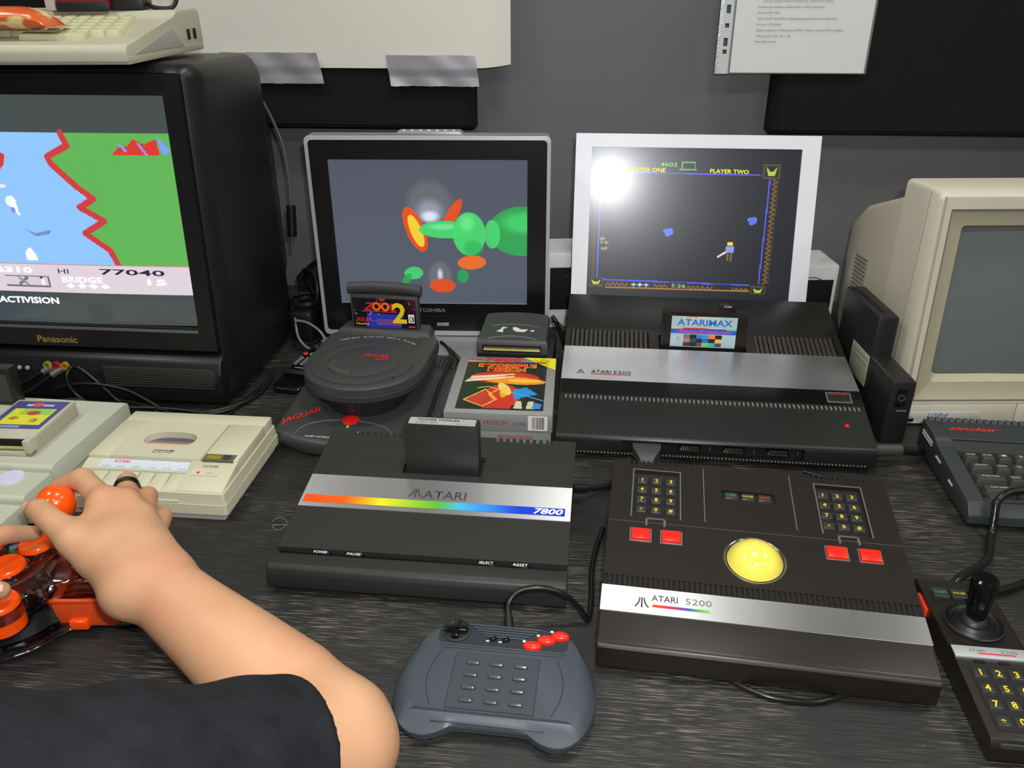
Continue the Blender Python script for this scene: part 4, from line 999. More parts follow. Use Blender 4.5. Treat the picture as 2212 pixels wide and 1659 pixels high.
# ------------------------------------------------------------------ tube television
def crt_tv():
    t = thing('crt_television', 'big black tube television showing a river game on its screen', 'television', -39, 103.2, 0, -.10)
    TL = Matrix.Rotation(-.06, 4, 'X')
    dk = mat('television_black', (24, 24, 25), .38, bump=(700, .15))
    fr = lambda y, x0, x1, z0, z1, r, tilt=False: [tuple(TL @ Vector((x, y, z))) if tilt else (x, y, z) for x, z in rrect(x0, x1, z0, z1, r, 4)]
    MB().loft([fr(.4, -52, -1.6, 1.2, 44.4, 1.0, True), fr(1.2, -53, -.5, .5, 45.3, 1.6, True), fr(3.4, -53.4, 0, .5, 45.6, 2.0, True), fr(24, -53, -.4, .3, 45.0, 2.2), fr(27, -52.4, -1.2, 1.0, 44, 2.2), fr(28.5, -50, -3.2, 2.5, 41, 2.5), fr(43, -46, -7, 5, 36, 3)], caps='end').build('housing', dk, t, 50)
    b = MB().plate(-52, -1.7, 8.4, 44.3, -.6, .35, [(-44.6, -3.95, 11.55, 41.8)])
    b.build('bezel', dk, t, 0, M=TL @ frame((0, 0, 0), (1, 0, 0), (0, 0, 1)))
    MB().box(-44.6, -4, -.5, -.3, 10.95, 11.35, .05).build('screen_sill', mat('sill_grey', (96, 96, 92), .35), t, 0, M=TL)
    # picture
    W, H = 40.65, 30.25; x0, s0 = -44.6, 11.55
    cv = Canvas(300, 224, (70, 78, 76)); U = lambda x: (x - x0) / W; V = lambda s: (s - s0) / H  # black bands above and below painted grey, for the reflection in the glass
    cv.put((cv.U < U(-24)) * 1.0 * np.clip((U(-24) - cv.U) * 3, 0, 1), (56, 72, 92), .7)
    cv.rect(0, 1, V(16.0), V(37.15), (100, 182, 88))
    bank = [(-18.67, 37.2), (-18.07, 35.64), (-20.96, 34.22), (-20.65, 33.36), (-19.31, 32.04), (-17.7, 30.41), (-15.79, 28.9), (-17.88, 27.78), (-14.85, 26.02), (-17.83, 24.35), (-14.8, 22.06), (-14.08, 20.0)]
    mir = [(-48.5 - x, s) for x, s in bank]
    cv.poly([(U(x), V(s)) for x, s in bank] + [(U(x), V(s)) for x, s in reversed(mir)], (146, 200, 255))
    cv.line([(U(x - .15), V(s)) for x, s in bank], .027, (208, 62, 66), W / H); cv.line([(U(x + .15), V(s)) for x, s in mir], .027, (208, 62, 66), W / H)
    cv.poly([(U(-12.5), V(34.5)), (U(-11.5), V(35.4)), (U(-10.2), V(35.6)), (U(-9.36), V(36.5)), (U(-8), V(35.9)), (U(-6.3), V(36.5)), (U(-6.1), V(34.5))], (222, 56, 46))
    for q in ([(-11.6, 36.0), (-11.2, 35.9), (-10.2, 35.0), (-10.6, 34.9)], [(-9.0, 36.1), (-8.6, 36.0), (-7.6, 34.5), (-8.0, 34.5)], [(-6.2, 36.8), (-5.0, 35.6), (-4.7, 35.0), (-5.6, 34.5), (-5.9, 35.2)]): cv.poly([(U(a), V(b_)) for a, b_ in q], (130, 160, 255))
    cv.rect(0, 1, V(16.0), V(20.1), (226, 212, 222)); cv.rect(0, 1, V(19.95), V(20.12), (190, 90, 90), .5)
    cv.rect(U(-31), U(-24.6), V(16.7), V(18.35), (120, 112, 130)); cv.rect(U(-31), U(-24.85), V(16.9), V(18.2), (220, 208, 218))
    cv.line([(U(-29), V(17.1)), (U(-27.8), V(18.0))], .014, (120, 130, 110), W / H); cv.line([(U(-29), V(18.0)), (U(-27.8), V(17.1))], .012, (150, 150, 160), W / H); cv.rect(U(-25.8), U(-25.3), V(16.9), V(17.9), (255, 255, 240)); cv.rect(U(-25.9), U(-25.5), V(17.9), V(18.3), (120, 70, 60))
    cv.ell(U(-27.5), V(28.4), .018, .024, (255, 255, 255)); cv.poly([(U(-27.2), V(28.8)), (U(-26.8), V(28.2)), (U(-26.6), V(26.6)), (U(-26.9), V(26.6)), (U(-27.6), V(28))], (255, 255, 255)); cv.rect(U(-27.7), U(-27.1), V(26.9), V(27.6), (120, 120, 190), .7)
    cv.poly([(U(-33), V(31.1)), (U(-27.6), V(30.5)), (U(-27.8), V(30.2)), (U(-33), V(30.2))], (240, 240, 250)); cv.poly([(U(-33), V(31.2)), (U(-28), V(30.6)), (U(-33), V(30.6))], (210, 60, 80))
    cv.poly([(U(-26.4), V(24.8)), (U(-25), V(24.2)), (U(-22.8), V(24.7)), (U(-22.9), V(24.2)), (U(-25), V(23.8))], (120, 140, 200))
    cv.poly([(U(-26.6), V(22.2)), (U(-26.2), V(22.2)), (U(-25.6), V(21.3)), (U(-25.5), V(20.4)), (U(-27), V(20.4)), (U(-27.2), V(21.4))], (255, 255, 255))
    for q in range(4):
        u = U(-22.4 + 1.65 * q); cv.poly([(u, V(17.0)), (u + .012, V(17.25)), (u + .018, V(17.45)), (u + .024, V(17.25)), (u + .036, V(17.0)), (u + .018, V(16.6))], (255, 255, 255))
    bul = lambda u, v: .9 * (1 - (2 * u - 1) ** 2) * .6 + .9 * (1 - (2 * v - 1) ** 2) * .4 - .75
    sc = cv.build('screen', W, H, TL @ frame((x0, .35, s0), (1, 0, 0), (0, 0, 1)), t, CRTM, bul)
    k = mat('lit_white_text', (255, 252, 246), .4, emit=1.0); dkx = mat('screen_dark_text', (50, 50, 84), .4)
    f = lambda x, s, d=.0: TL @ frame((x, .35 - bul((x - x0) / W, (s - s0) / H) - .14 - d, s), (1, 0, 0), (0, 0, 1))
    text('77040', .75, f(-12.5, 18.75), dkx, t, 'screen_lettering', bold=.02, width=9.2); text('HI', .7, f(-22.2, 18.75), dkx, t, 'screen_lettering', width=1.5)
    text('BRIDGE', .78, f(-19.8, 17.55), k, t, 'screen_lettering', bold=.02, width=5.8); text('15', .78, f(-9.5, 17.4), k, t, 'screen_lettering', bold=.02, width=2.7)
    text('6310', .75, f(-29.4, 18.75), k, t, 'screen_lettering', bold=.03, width=5.4); text('ACTIVISION', .85, f(-28.2, 14.4), k, t, 'screen_lettering', bold=.03, width=8.8)
    text('Panasonic', .95, TL @ frame((-24.9, -.38, 8.95), (1, 0, 0), (0, 0, 1)), GOLDI, t, bold=.02, width=5.9)
    # lower control strip, speaker grilles, jacks
    MB().prism([(.2, .5), (-.9, .9), (-1.3, 2.4), (-1.2, 5.2), (-.5, 7.0), (.6, 7.6), (2, 7.6), (2, .5)], -51.5, -1.2, 'x', .25).build('control_strip', dk, t, 50)
    for xa, xb in ((-18.6, -1.7), (-51, -36)):
        g = MB().loft([[(x, -1.34 + .1 * abs(x - (xa + xb) / 2) / 9, z) for x, z in rrect(xa, xb, 2.9, 6.3, 1.4)], [(x, -1.44 + .1 * abs(x - (xa + xb) / 2) / 9, z) for x, z in rrect(xa + .1, xb - .1, 3.0, 6.2, 1.3)]]).build('speaker_grille', mat('grille_black', (24, 23, 22), .6), t, 50)
        q = MB(); nx = int((xb - xa) / .3)
        for i in range(2, nx - 1):
            for j in range(8):
                q.box(xa + .3 * i, xa + .3 * i + .14, -1.52, -1.4, 3.35 + .38 * j, 3.35 + .38 * j + .2)
        tag(q.build('grille_mesh', mat('grille_mesh_brown', (78, 74, 66), .5), g, 0), kind='stuff')
    bt = MB().lathe([(.3, 0), (.28, .2), (0, .24)], 10).mesh('panel_button')
    copies('panel_button', bt, mat('pale_key'), t, [frame((-34.2 + 1.2 * i, -1.25, 5.5), (1, 0, 0), (0, 0, 1)) for i in range(5)])
    for x, c in ((-26.2, (190, 180, 60)), (-24.9, (200, 60, 50)), (-23.6, (190, 190, 190))):
        MB().lathe([(.55, 0), (.55, .5), (.32, .5), (.32, 0)], 14, frame((x, -1.2, 6.4 - .3), (1, 0, 0), (0, 0, 1)), caps=False).build('av_jack', CHROME if False else mat('jack_%d' % c[0], c, .3, metal=.5), t, 60)
    q = MB()
    for i in range(15): q.box(-4.9, -3.65, 31.2, 33.6, 14.5 + 1.0 * i, 15.0 + 1.0 * i)
    tag(q.build('vent_slits', mat('vent_grey', (70, 68, 66), .5), t, 0), kind='stuff')
crt_tv()

# ------------------------------------------------------------------ beige keyboard computer on the television
def top_computer():
    t = thing('keyboard_computer', 'beige keyboard computer lying on top of the black television', 'computer', -44.2, 101.3, 45.65, -.02)
    sec = [(0, .25), (0, 1.5), (.5, 2.2), (5, 2.75), (15.5, 4.3), (16.5, 5.3), (23.5, 5.5), (24.8, 4.9), (25, .9), (24, .3)]
    MB().prism(sec, -42, 0, 'x', .25, 3).build('case', BEIGE, t, 40)
    MB().prism([(.4, 0), (.2, .9), (16, .9), (24.5, .9), (24.5, .1)], -41.8, .08, 'x', .1).build('lower_case', BEIGED, t, 40)
    b = MB().prism([(2.2, 1.0), (14.0, 3.2), (17.5, .9)], -.05, .12, 'x', .04); b.build('side_recess', mat('side_grey_beige', (160, 158, 146), .5), t)
    for y in (19.2, 21.4): MB().box(.0, .16, y, y + .8, 1.6, 2.9, .05).build('side_port', VOID, t)
    key = MB().loft([[(-.88, -.88, 0), (.88, -.88, 0), (.88, .88, 0), (-.88, .88, 0)], [(-.66, -.6, .75), (.66, -.6, .75), (.66, .7, .75), (-.66, .7, .75)]], bev=.08).mesh('key')
    sl = math.atan(.148)
    P = Prof([(5, 2.75), (15.5, 4.3)])
    for r in range(5):
        y = 6.0 + 1.95 * r
        copies('key', key, KEYC, t, [P.at(-3.6 - .4 * r - 1.9 * c, y, -.1) for c in range(19)])
    MB().hull8([(-14, 3.3, 2.2), (-6.2, 3.3, 2.2), (-6.2, 4.9, 2.4), (-14, 4.9, 2.4), (-14, 3.4, 3.15), (-6.2, 3.4, 3.15), (-6.2, 4.8, 3.35), (-14, 4.8, 3.35)], .1).build('space_bar', KEYC, t)
    for x in (-3, -38): MB().box(x - 1, x + 1, 22, 23.4, -.02, .4).build('rubber_foot', RUB, t)
    # sweets wrapper and other odds and ends on it
    s = thing('snack_wrapper', 'crumpled orange snack wrapper lying on the beige keyboard', 'wrapper', -62.6, 105.7, 49.0, .03)
    rings = []
    for i in range(25):
        u = -1 + 2 * i / 24; hgt = 1.9 * (1 - abs(u) ** 7) + .08; wd = 2.3 + .15 * math.sin(9 * u)
        rings.append([(8.8 * u, wd * math.cos(a), .55 + hgt * .5 + hgt * .62 * math.sin(a) + .08 * math.sin(7 * u + 3 * a)) for a in [2 * PI * k / 14 for k in range(14)]])
    def foil():
        m = mat('orange_foil', (226, 112, 40), .28, bump=(25, .6), coat=.3)
        nt = m.node_tree; bs = nt.nodes['Principled BSDF']; tc = nt.nodes.new('ShaderNodeTexCoord'); n = nt.nodes.new('ShaderNodeTexNoise'); n.inputs['Scale'].default_value = 28
        r = nt.nodes.new('ShaderNodeValToRGB'); e = r.color_ramp.elements; e[0].position = .6; e[1].position = .66; e[0].color = rgb(214, 96, 40); e[1].color = rgb(240, 214, 150)
        nt.links.new(tc.outputs['Object'], n.inputs['Vector']); nt.links.new(n.outputs['Fac'], r.inputs['Fac']); nt.links.new(r.outputs['Color'], bs.inputs['Base Color']); return m
    MB().loft(rings).build('foil', foil(), s, 60)
    MB().box(8.5, 9.6, -2.0, 2.0, .55, .65).build('crimped_end', mat('gold_foil', (210, 180, 110), .3, metal=.4, bump=(200, .6)), s)
    c = thing('joystick', 'dark red and black joystick behind the orange wrapper', 'joystick', -54.6, 118.8, 50.95, .1)
    MB().box(-4.2, 2.4, -2.2, 3.2, 0, 3.8, .7, 3).build('base', mat('dark_red_plastic', (150, 20, 30), .35), c)
    MB().box(-5.6, -4.3, -2.1, 3.1, 0, 4.6, .25).build('white_sided_panel', mat('pinkish_white', (200, 180, 178), .5), c)
    MB().box(-4.2, 2.4, -2.3, -1.9, .0, 1.2, .3).build('base_skirt', BLK, c)
    MB().box(2.3, 6.6, -1.6, 2.6, 0, 2.6, .5).build('plug_block', BLK, c)
    MB().tube([(6.4, 0, .9), (7.6, -.4, .3), (9.6, -.2, .25), (10.4, .3, 1.4), (10.6, .6, 4)], .28, 10).build('cord', RUB, c, 60)
    MB().lathe([(.9, 3.6), (.8, 4.4), (.55, 5), (.6, 9), (.9, 10.5), (0, 11)], 16, T(-1, .5, 0)).build('stick', BLK, c, 60)
top_computer()

# ------------------------------------------------------------------ beige tube monitor
def beige_monitor():
    t = thing('computer_monitor', 'beige tube monitor with dark grey blank screen', 'monitor', 52.3, 96.6, 0, .0)
    TL = Matrix.Rotation(-.05, 4, 'X')
    f = lambda y, x0, x1, z0, z1, r=.5, tl=True: [tuple(TL @ Vector((x, y, z))) if tl else (x, y, z) for x, z in rrect(x0, x1, z0, z1, r, 3)]
    MB().loft([f(.9, .5, 35.5, .5, 30.3), f(1.5, 0, 36, .3, 30.9, .7), f(4.8, 0, 36, .3, 31.3, .7, True), f(12.3, 0.2, 35.8, .3, 30.6, .7, False)], caps='end').build('front_housing', CREAM, t, 40)
    MB().loft([f(4.9, -.06, 36.06, .4, 30.9, .7, False), f(5.1, -.06, 36.06, .4, 30.9, .7, False)]).build('housing_seam', CREAMD, t, 40)
    MB().loft([f(12.2, .3, 35.7, .5, 28.4, .8, False), f(24, .5, 35.5, .6, 24.2, 1.0, False), f(36, 4, 32, 1.5, 19, 1.5, False)]).build('rear_housing', mat('side_cream', (192, 186, 166), .45, bump=(900, .08)), t, 40)
    # front frame with stepped recess
    MB().plate(.4, 35.6, 3.2, 30.6, -.2, .55, [(1.1, 34.9, 3.5, 29.2)]).build('front_frame', CREAM, t, 0, M=TL @ frame((0, .7, 0), (1, 0, 0), (0, 0, 1)))
    b = MB(); n = 6
    def rg(y, x0, x1, z0, z1, r): return [tuple(TL @ Vector((x, y, z))) for x, z in rrect(x0, x1, z0, z1, r, 4)]
    b.loft([rg(.25, 1.05, 34.95, 3.45, 29.25, .2), rg(.5, 1.3, 34.7, 3.7, 29.0, .3), rg(.75, 3.1, 33, 6.2, 27.1, .5), rg(1.9, 3.6, 32.5, 6.9, 26.6, .9)], caps=False).build('screen_surround', CREAMD, t, 40)
    MB().plate(1.1, 34.9, 3.5, 29.2, -.1, .05, [(1.35, 34.65, 3.75, 28.95)]).build('recess_groove', mat('groove_grey', (120, 114, 104), .6), t, 0, M=TL @ frame((0, .35, 0), (1, 0, 0), (0, 0, 1)))
    c = Canvas(40, 30, (1, 1, 1)); g = mat('dark_tube_glass', (112, 118, 116), .25, coat=.4)  # base grey raised to stand in for reflections in the glass
    c.build('screen', 30.4, 20.8, TL @ frame((2.8, 1.7, 6.4), (1, 0, 0), (0, 0, 1)), t, g, lambda u, v: 1.1 * (1 - (2 * u - 1) ** 2) * .5 + .9 * (1 - (2 * v - 1) ** 2) * .5 - .7)
    MB().box(.3, 15.2, .1, .9, .35, 3.15, .1).build('control_door', CREAM, t, M=TL); MB().box(15.35, 35.7, .1, .9, .35, 3.15, .1).build('lower_panel', CREAM, t, M=TL)
    pl = MB().box(1.3, 10.5, .02, .12, 1.1, 2.1, .03).build('name_plate', mat('plate_grey', (196, 194, 182), .4), t, M=TL)
    text('1084', .72, TL @ frame((4.6, .0, 1.25), (1, 0, 0), (0, 0, 1)), BLUI, pl, shear=.3, width=2.9)
    q = MB()
    for i in range(13): q.hull8([(.35, 20 - .0, 9.2 + .62 * i), (.55, 20, 9.2 + .62 * i), (.55, 24.3, 9.0 + .62 * i), (.35, 24.3, 9.0 + .62 * i), (.35, 20, 9.45 + .62 * i), (.55, 20, 9.45 + .62 * i), (.55, 24.3, 9.25 + .62 * i), (.35, 24.3, 9.25 + .62 * i)])
    tag(q.build('vent_slits', mat('slit_shade', (110, 104, 92), .6), t, 0), kind='stuff')
    for x in (4, 32): MB().box(x - 1.5, x + 1.5, 3, 24, 0, .5).build('foot', RUB, t)
beige_monitor()

# ------------------------------------------------------------------ dark keyboard computer on the right
def dark_computer():
    t = thing('keyboard_computer', 'charcoal keyboard computer with red lettering in front of the beige monitor', 'computer', 50.2, 73.6, 0, -.125)
    dm = mat('dark_slate_plastic', (52, 56, 56), .45, bump=(1200, .2))
    sec = [(0, .6), (.1, 1.6), (1.2, 2.75), (11.5, 3.7), (12.6, 3.95), (12.8, 4.25), (17.2, 4.4), (17.4, 3.8), (17.4, .6)]
    P = Prof([(1.2, 2.75), (11.5, 3.7), (12.6, 3.95), (12.8, 4.25), (17.2, 4.4)])
    W = 42
    MB().prism([(0, .6), (.1, 1.6), (1.2, 2.7), (1.4, 2.0), (10.6, 2.9), (10.7, 3.6), (12.6, 3.95), (12.8, 4.25), (17.2, 4.4), (17.4, 3.8), (17.4, .6)], 1.5, 40.5, 'x').build('case', dm, t, 30)
    for a, b_ in ((-.4, 1.5), (40.5, 42.4)): MB().prism(sec, a, b_, 'x', .08).build('side_rail', dm, t, 30)
    MB().hull8([(1.5, 1.2, 2.3), (40.5, 1.2, 2.3), (40.5, 1.9, 2.3), (1.5, 1.9, 2.3), (1.5, 1.2, 2.75), (40.5, 1.2, 2.75), (40.5, 1.9, 2.81), (1.5, 1.9, 2.81)]).build('front_rail', dm, t, 30)
    MB().box(1.5, 40.5, 12.62, 12.78, 3.6, 4.1).build('rear_step', VOID, t)
    tooth = MB().prism([(16.6, 4.3), (17.4, 4.35), (17.4, 4.62), (17.0, 4.68)], -.3, .3, 'x', .05, 1).mesh('heat_rib')
    copies('heat_rib', tooth, dm, t, [T(.4 + .83 * k) for k in range(50)])
    text('sinclair', .75, P.at(4.65, 14.75, .03), REDI, t, bold=.03, shear=.35, width=6.0)
    key = MB().loft([[(-.86, -.82, 0), (.86, -.82, 0), (.86, .82, 0), (-.86, .82, 0)], [(-.62, -.5, 1.05), (.62, -.5, 1.05), (.62, .62, 1.05), (-.62, .62, 1.05)]], bev=.06).mesh('key')
    wide = MB().loft([[(-1.3, -.82, 0), (1.3, -.82, 0), (1.3, .82, 0), (-1.3, .82, 0)], [(-1.06, -.5, 1.05), (1.06, -.5, 1.05), (1.06, .62, 1.05), (-1.06, .62, 1.05)]], bev=.06).mesh('key')
    wide2 = MB().loft([[(-1.75, -.82, 0), (1.75, -.82, 0), (1.75, .82, 0), (-1.75, .82, 0)], [(-1.5, -.5, 1.05), (1.5, -.5, 1.05), (1.5, .62, 1.05), (-1.5, .62, 1.05)]], bev=.06).mesh('key')
    km = mat('dark_key_plastic', (60, 62, 56), .4); lt = mat('pale_key_print', (190, 192, 172), .5)
    rows = [(9.6, 2.75, ['TRUE VIDEO', 'INV VIDEO', '1', '2', '3', '4', '5'], key, 1.9), (7.55, 3.2, ['DELETE', 'GRAPH', 'Q', 'W', 'E', 'R', 'T'], wide, 0), (5.5, 3.5, ['EXTEND MODE', 'EDIT', 'A', 'S', 'D', 'F'], wide2, 0), (3.45, 3.7, ['CAPS SHIFT', 'CAPS LOCK', 'Z', 'X', 'C'], wide2, 0)]
    for y, xs, keys, first, _ in rows:
        x = xs
        for i, st in enumerate(keys):
            me = first if i == 0 else key
            o = copies('key', me, km, t, [Matrix.Translation((x, y, P.z(y) - .75))])[0]
            text(st, .24 if len(st) > 2 else .38, T(0, .05, 1.08), lt, o, bold=.02, width=min(1.0, .5 * len(st)) if me is key else (1.9 if me is wide2 else 1.3))
            nx = {id(key): .93, id(wide): 1.38, id(wide2): 1.83}
            x += nx[id(me)] + .93
    o = copies('key', key, km, t, [Matrix.Translation((2.75, 1.75 + .35, P.z(2.0) - .78))])[0]
    q = MB()
    for z in (2.9, 3.3): q.box(-.5, -.38, 13.0, 16.4, z - .1, z + .06)
    q.box(-.5, -.38, 9.6, 11.2, 2.4, 2.6); q.box(-.5, -.38, 5.4, 6.6, 1.9, 2.15)
    tag(q.build('side_markings', mat('socket_markings', (190, 190, 186), .5), t, 0), kind='stuff')
    for x in (3, 38):
        for y in (3, 15): MB().box(x - 1, x + 1, y - .6, y + .6, 0, .65).build('rubber_foot', RUB, t)
dark_computer()

# ------------------------------------------------------------------ black adapter module standing on edge
def adapter_module():
    t = thing('cartridge_adapter', 'black adapter module standing on edge beside the wedge console', 'adapter', 49.3, 92.0, 0, -.02)
    MB().box(-1.55, 1.55, .0, 12.5, 0, 8.9, .3).build('front_block', BLK, t)
    MB().box(-1.45, 1.35, 7.6, 20, .0, 14.6, .35).build('tall_block', BLK, t)
    MB().box(-.5, .0, 9.5, 17.5, 14.55, 14.68).build('slot', VOID, t)
    MB().box(-.9, -.5, 18.2, 18.8, 14.55, 14.7).build('screw_hole', VOID, t)
    MB().box(-.75, .55, -.1, .1, 5.4, 8.0, .2).build('socket', BLKG, t); MB().lathe([(.5, 0), (.5, .1), (.3, .1), (.3, 0)], 16, frame((-.1, -.1, 6.7), (1, 0, 0), (0, 0, 1)), caps=False).build('socket_ring', GREY, t)
    MB().box(-.4, .9, -.12, .05, 4.75, 4.95).build('socket_lip', GREYMET, t)
    lb = MB().box(-1.75, -1.6, 7.5, 13.5, 4.6, 9.0, .05).build('pale_sticker', mat('pale_green_sticker', (150, 150, 124), .5), t)
    for z in (8.4, 7.6): MB().box(-1.8, -1.74, 7.8, 13.2, z - .1, z).build('sticker_line', GRYI, lb, 0)
    q = MB()
    for i in range(9): q.box(-1.5, -1.15, 2 + 1.0 * i * .8, 2.35 + .8 * i, 8.88, 8.96)
    tag(q.build('vent_notches', mat('notch_grey', (74, 70, 66), .5), t, 0), kind='stuff')
    MB().box(1.5, 2.6, .8, 1.6, 2.8, 3.3, .1).build('switch_lever', CHROME, t)
adapter_module()
# ------------------------------------------------------------------ grey-beige console and recorder on the left
def beige_console():
    X, Y, A = -52.3, 79.0, -.12
    t = thing('game_console', 'pale beige stepped console with round lilac button at the left edge', 'game console', X, Y, 0, A)
    gb = mat('grey_beige_plastic', (188, 190, 170), .45, bump=(900, .08))
    def tier(y0, y1, z1, x1, name, xr=-36):
        MB().prism(rrect(y0, y1, .6, z1, .5), xr, x1, 'x', .35, 3).build(name, gb, t, 40)
    tier(0, 16.2, 5.05, 0.1, 'upper_tier'); tier(-5.0, .6, 4.2, -.15, 'middle_tier'); tier(-11.5, -4.4, 3.2, -.5, 'lower_tier')
    MB().box(-36, .12, .4, 15.8, 2.62, 2.7).build('case_seam', mat('seam_beige', (120, 118, 100), .6), t)
    MB().lathe([(1.5, 0), (1.45, .16), (0, .2)], 28, T(-4.1, -1.35, 4.2)).build('round_button', mat('lilac_button', (206, 206, 232), .4), t, 60)
    for x in (-3, -30):
        for y in (-9, 14): MB().lathe([(.8, 0), (.8, .65)], 12, T(x, y, 0)).build('rubber_foot', RUB, t)
    R = Matrix.Translation((X, Y, 0)) @ Matrix.Rotation(A, 4, 'Z')
    p = R @ Vector((-15.2, 14.4, 5.07))
    k = thing('game_cartridge', 'black cartridge standing upright on the pale beige console', 'cartridge', p.x, p.y, p.z, A)
    MB().box(-1.6, 1.7, -.9, .9, 0, 5.2, .25).build('shell', BLK, k); MB().box(-1.2, 1.3, -.95, -.85, .6, 4.4).build('front_recess', GREY, k)
    # flat cartridge with printed label
    k = thing('game_cartridge', 'beige cartridge with purple and yellow label lying on the pale console', 'cartridge', -59.2, 81.4, 5.07, -.06)
    MB().box(-3.7, 3.7, .9, 10.4, 0, 2.0, .18).build('shell', BEIGE, k)
    b = MB().box(-3.7, 3.7, .1, 1.2, 0, .55, .1); b.build('lower_lip', BEIGE, k); MB().box(2.9, 3.7, .1, 1.2, 0, 2.0, .1).build('end_wall', BEIGE, k); MB().box(-3.7, -2.9, .1, 1.2, 0, 2.0, .1).build('end_wall', BEIGE, k)
    MB().box(-2.9, 2.9, .7, .95, .55, 1.85).build('contact_opening', VOID, k); MB().box(-2.8, 2.8, .3, .9, .85, 1.0).build('circuit_edge', MATS['gold_contacts'], k)
    q = MB()
    for i in range(22): q.box(3.66, 3.76, 1.4 + .4 * i, 1.6 + .4 * i, .3, 1.7)
    tag(q.build('grip_ridges', BEIGED, k, 0), kind='stuff')
    cv = Canvas(44, 50, (70, 66, 130)); cv.rect(.12, .9, .14, .72, (214, 214, 40)); cv.rect(.3, .88, .5, .72, (150, 200, 60)); cv.ell(.56, .56, .13, .08, (180, 60, 30)); cv.ell(.3, .36, .09, .06, (170, 110, 40)); cv.ell(.7, .3, .08, .07, (170, 110, 40)); cv.ell(.5, .3, .2, .1, (230, 220, 50), .5)
    cv.ell(.45, .87, .12, .07, (220, 70, 60)); cv.rect(.25, .36, .83, .87, (200, 205, 220)); cv.rect(.56, .78, .82, .88, (190, 195, 220)); cv.rect(.03, .6, .05, .09, (190, 190, 220), .7)
    cv.build('label', 6.6, 6.9, frame((-3.3, 3.0, 2.02), (1, 0, 0), (0, 1, 0)), k, LABELP)
beige_console()

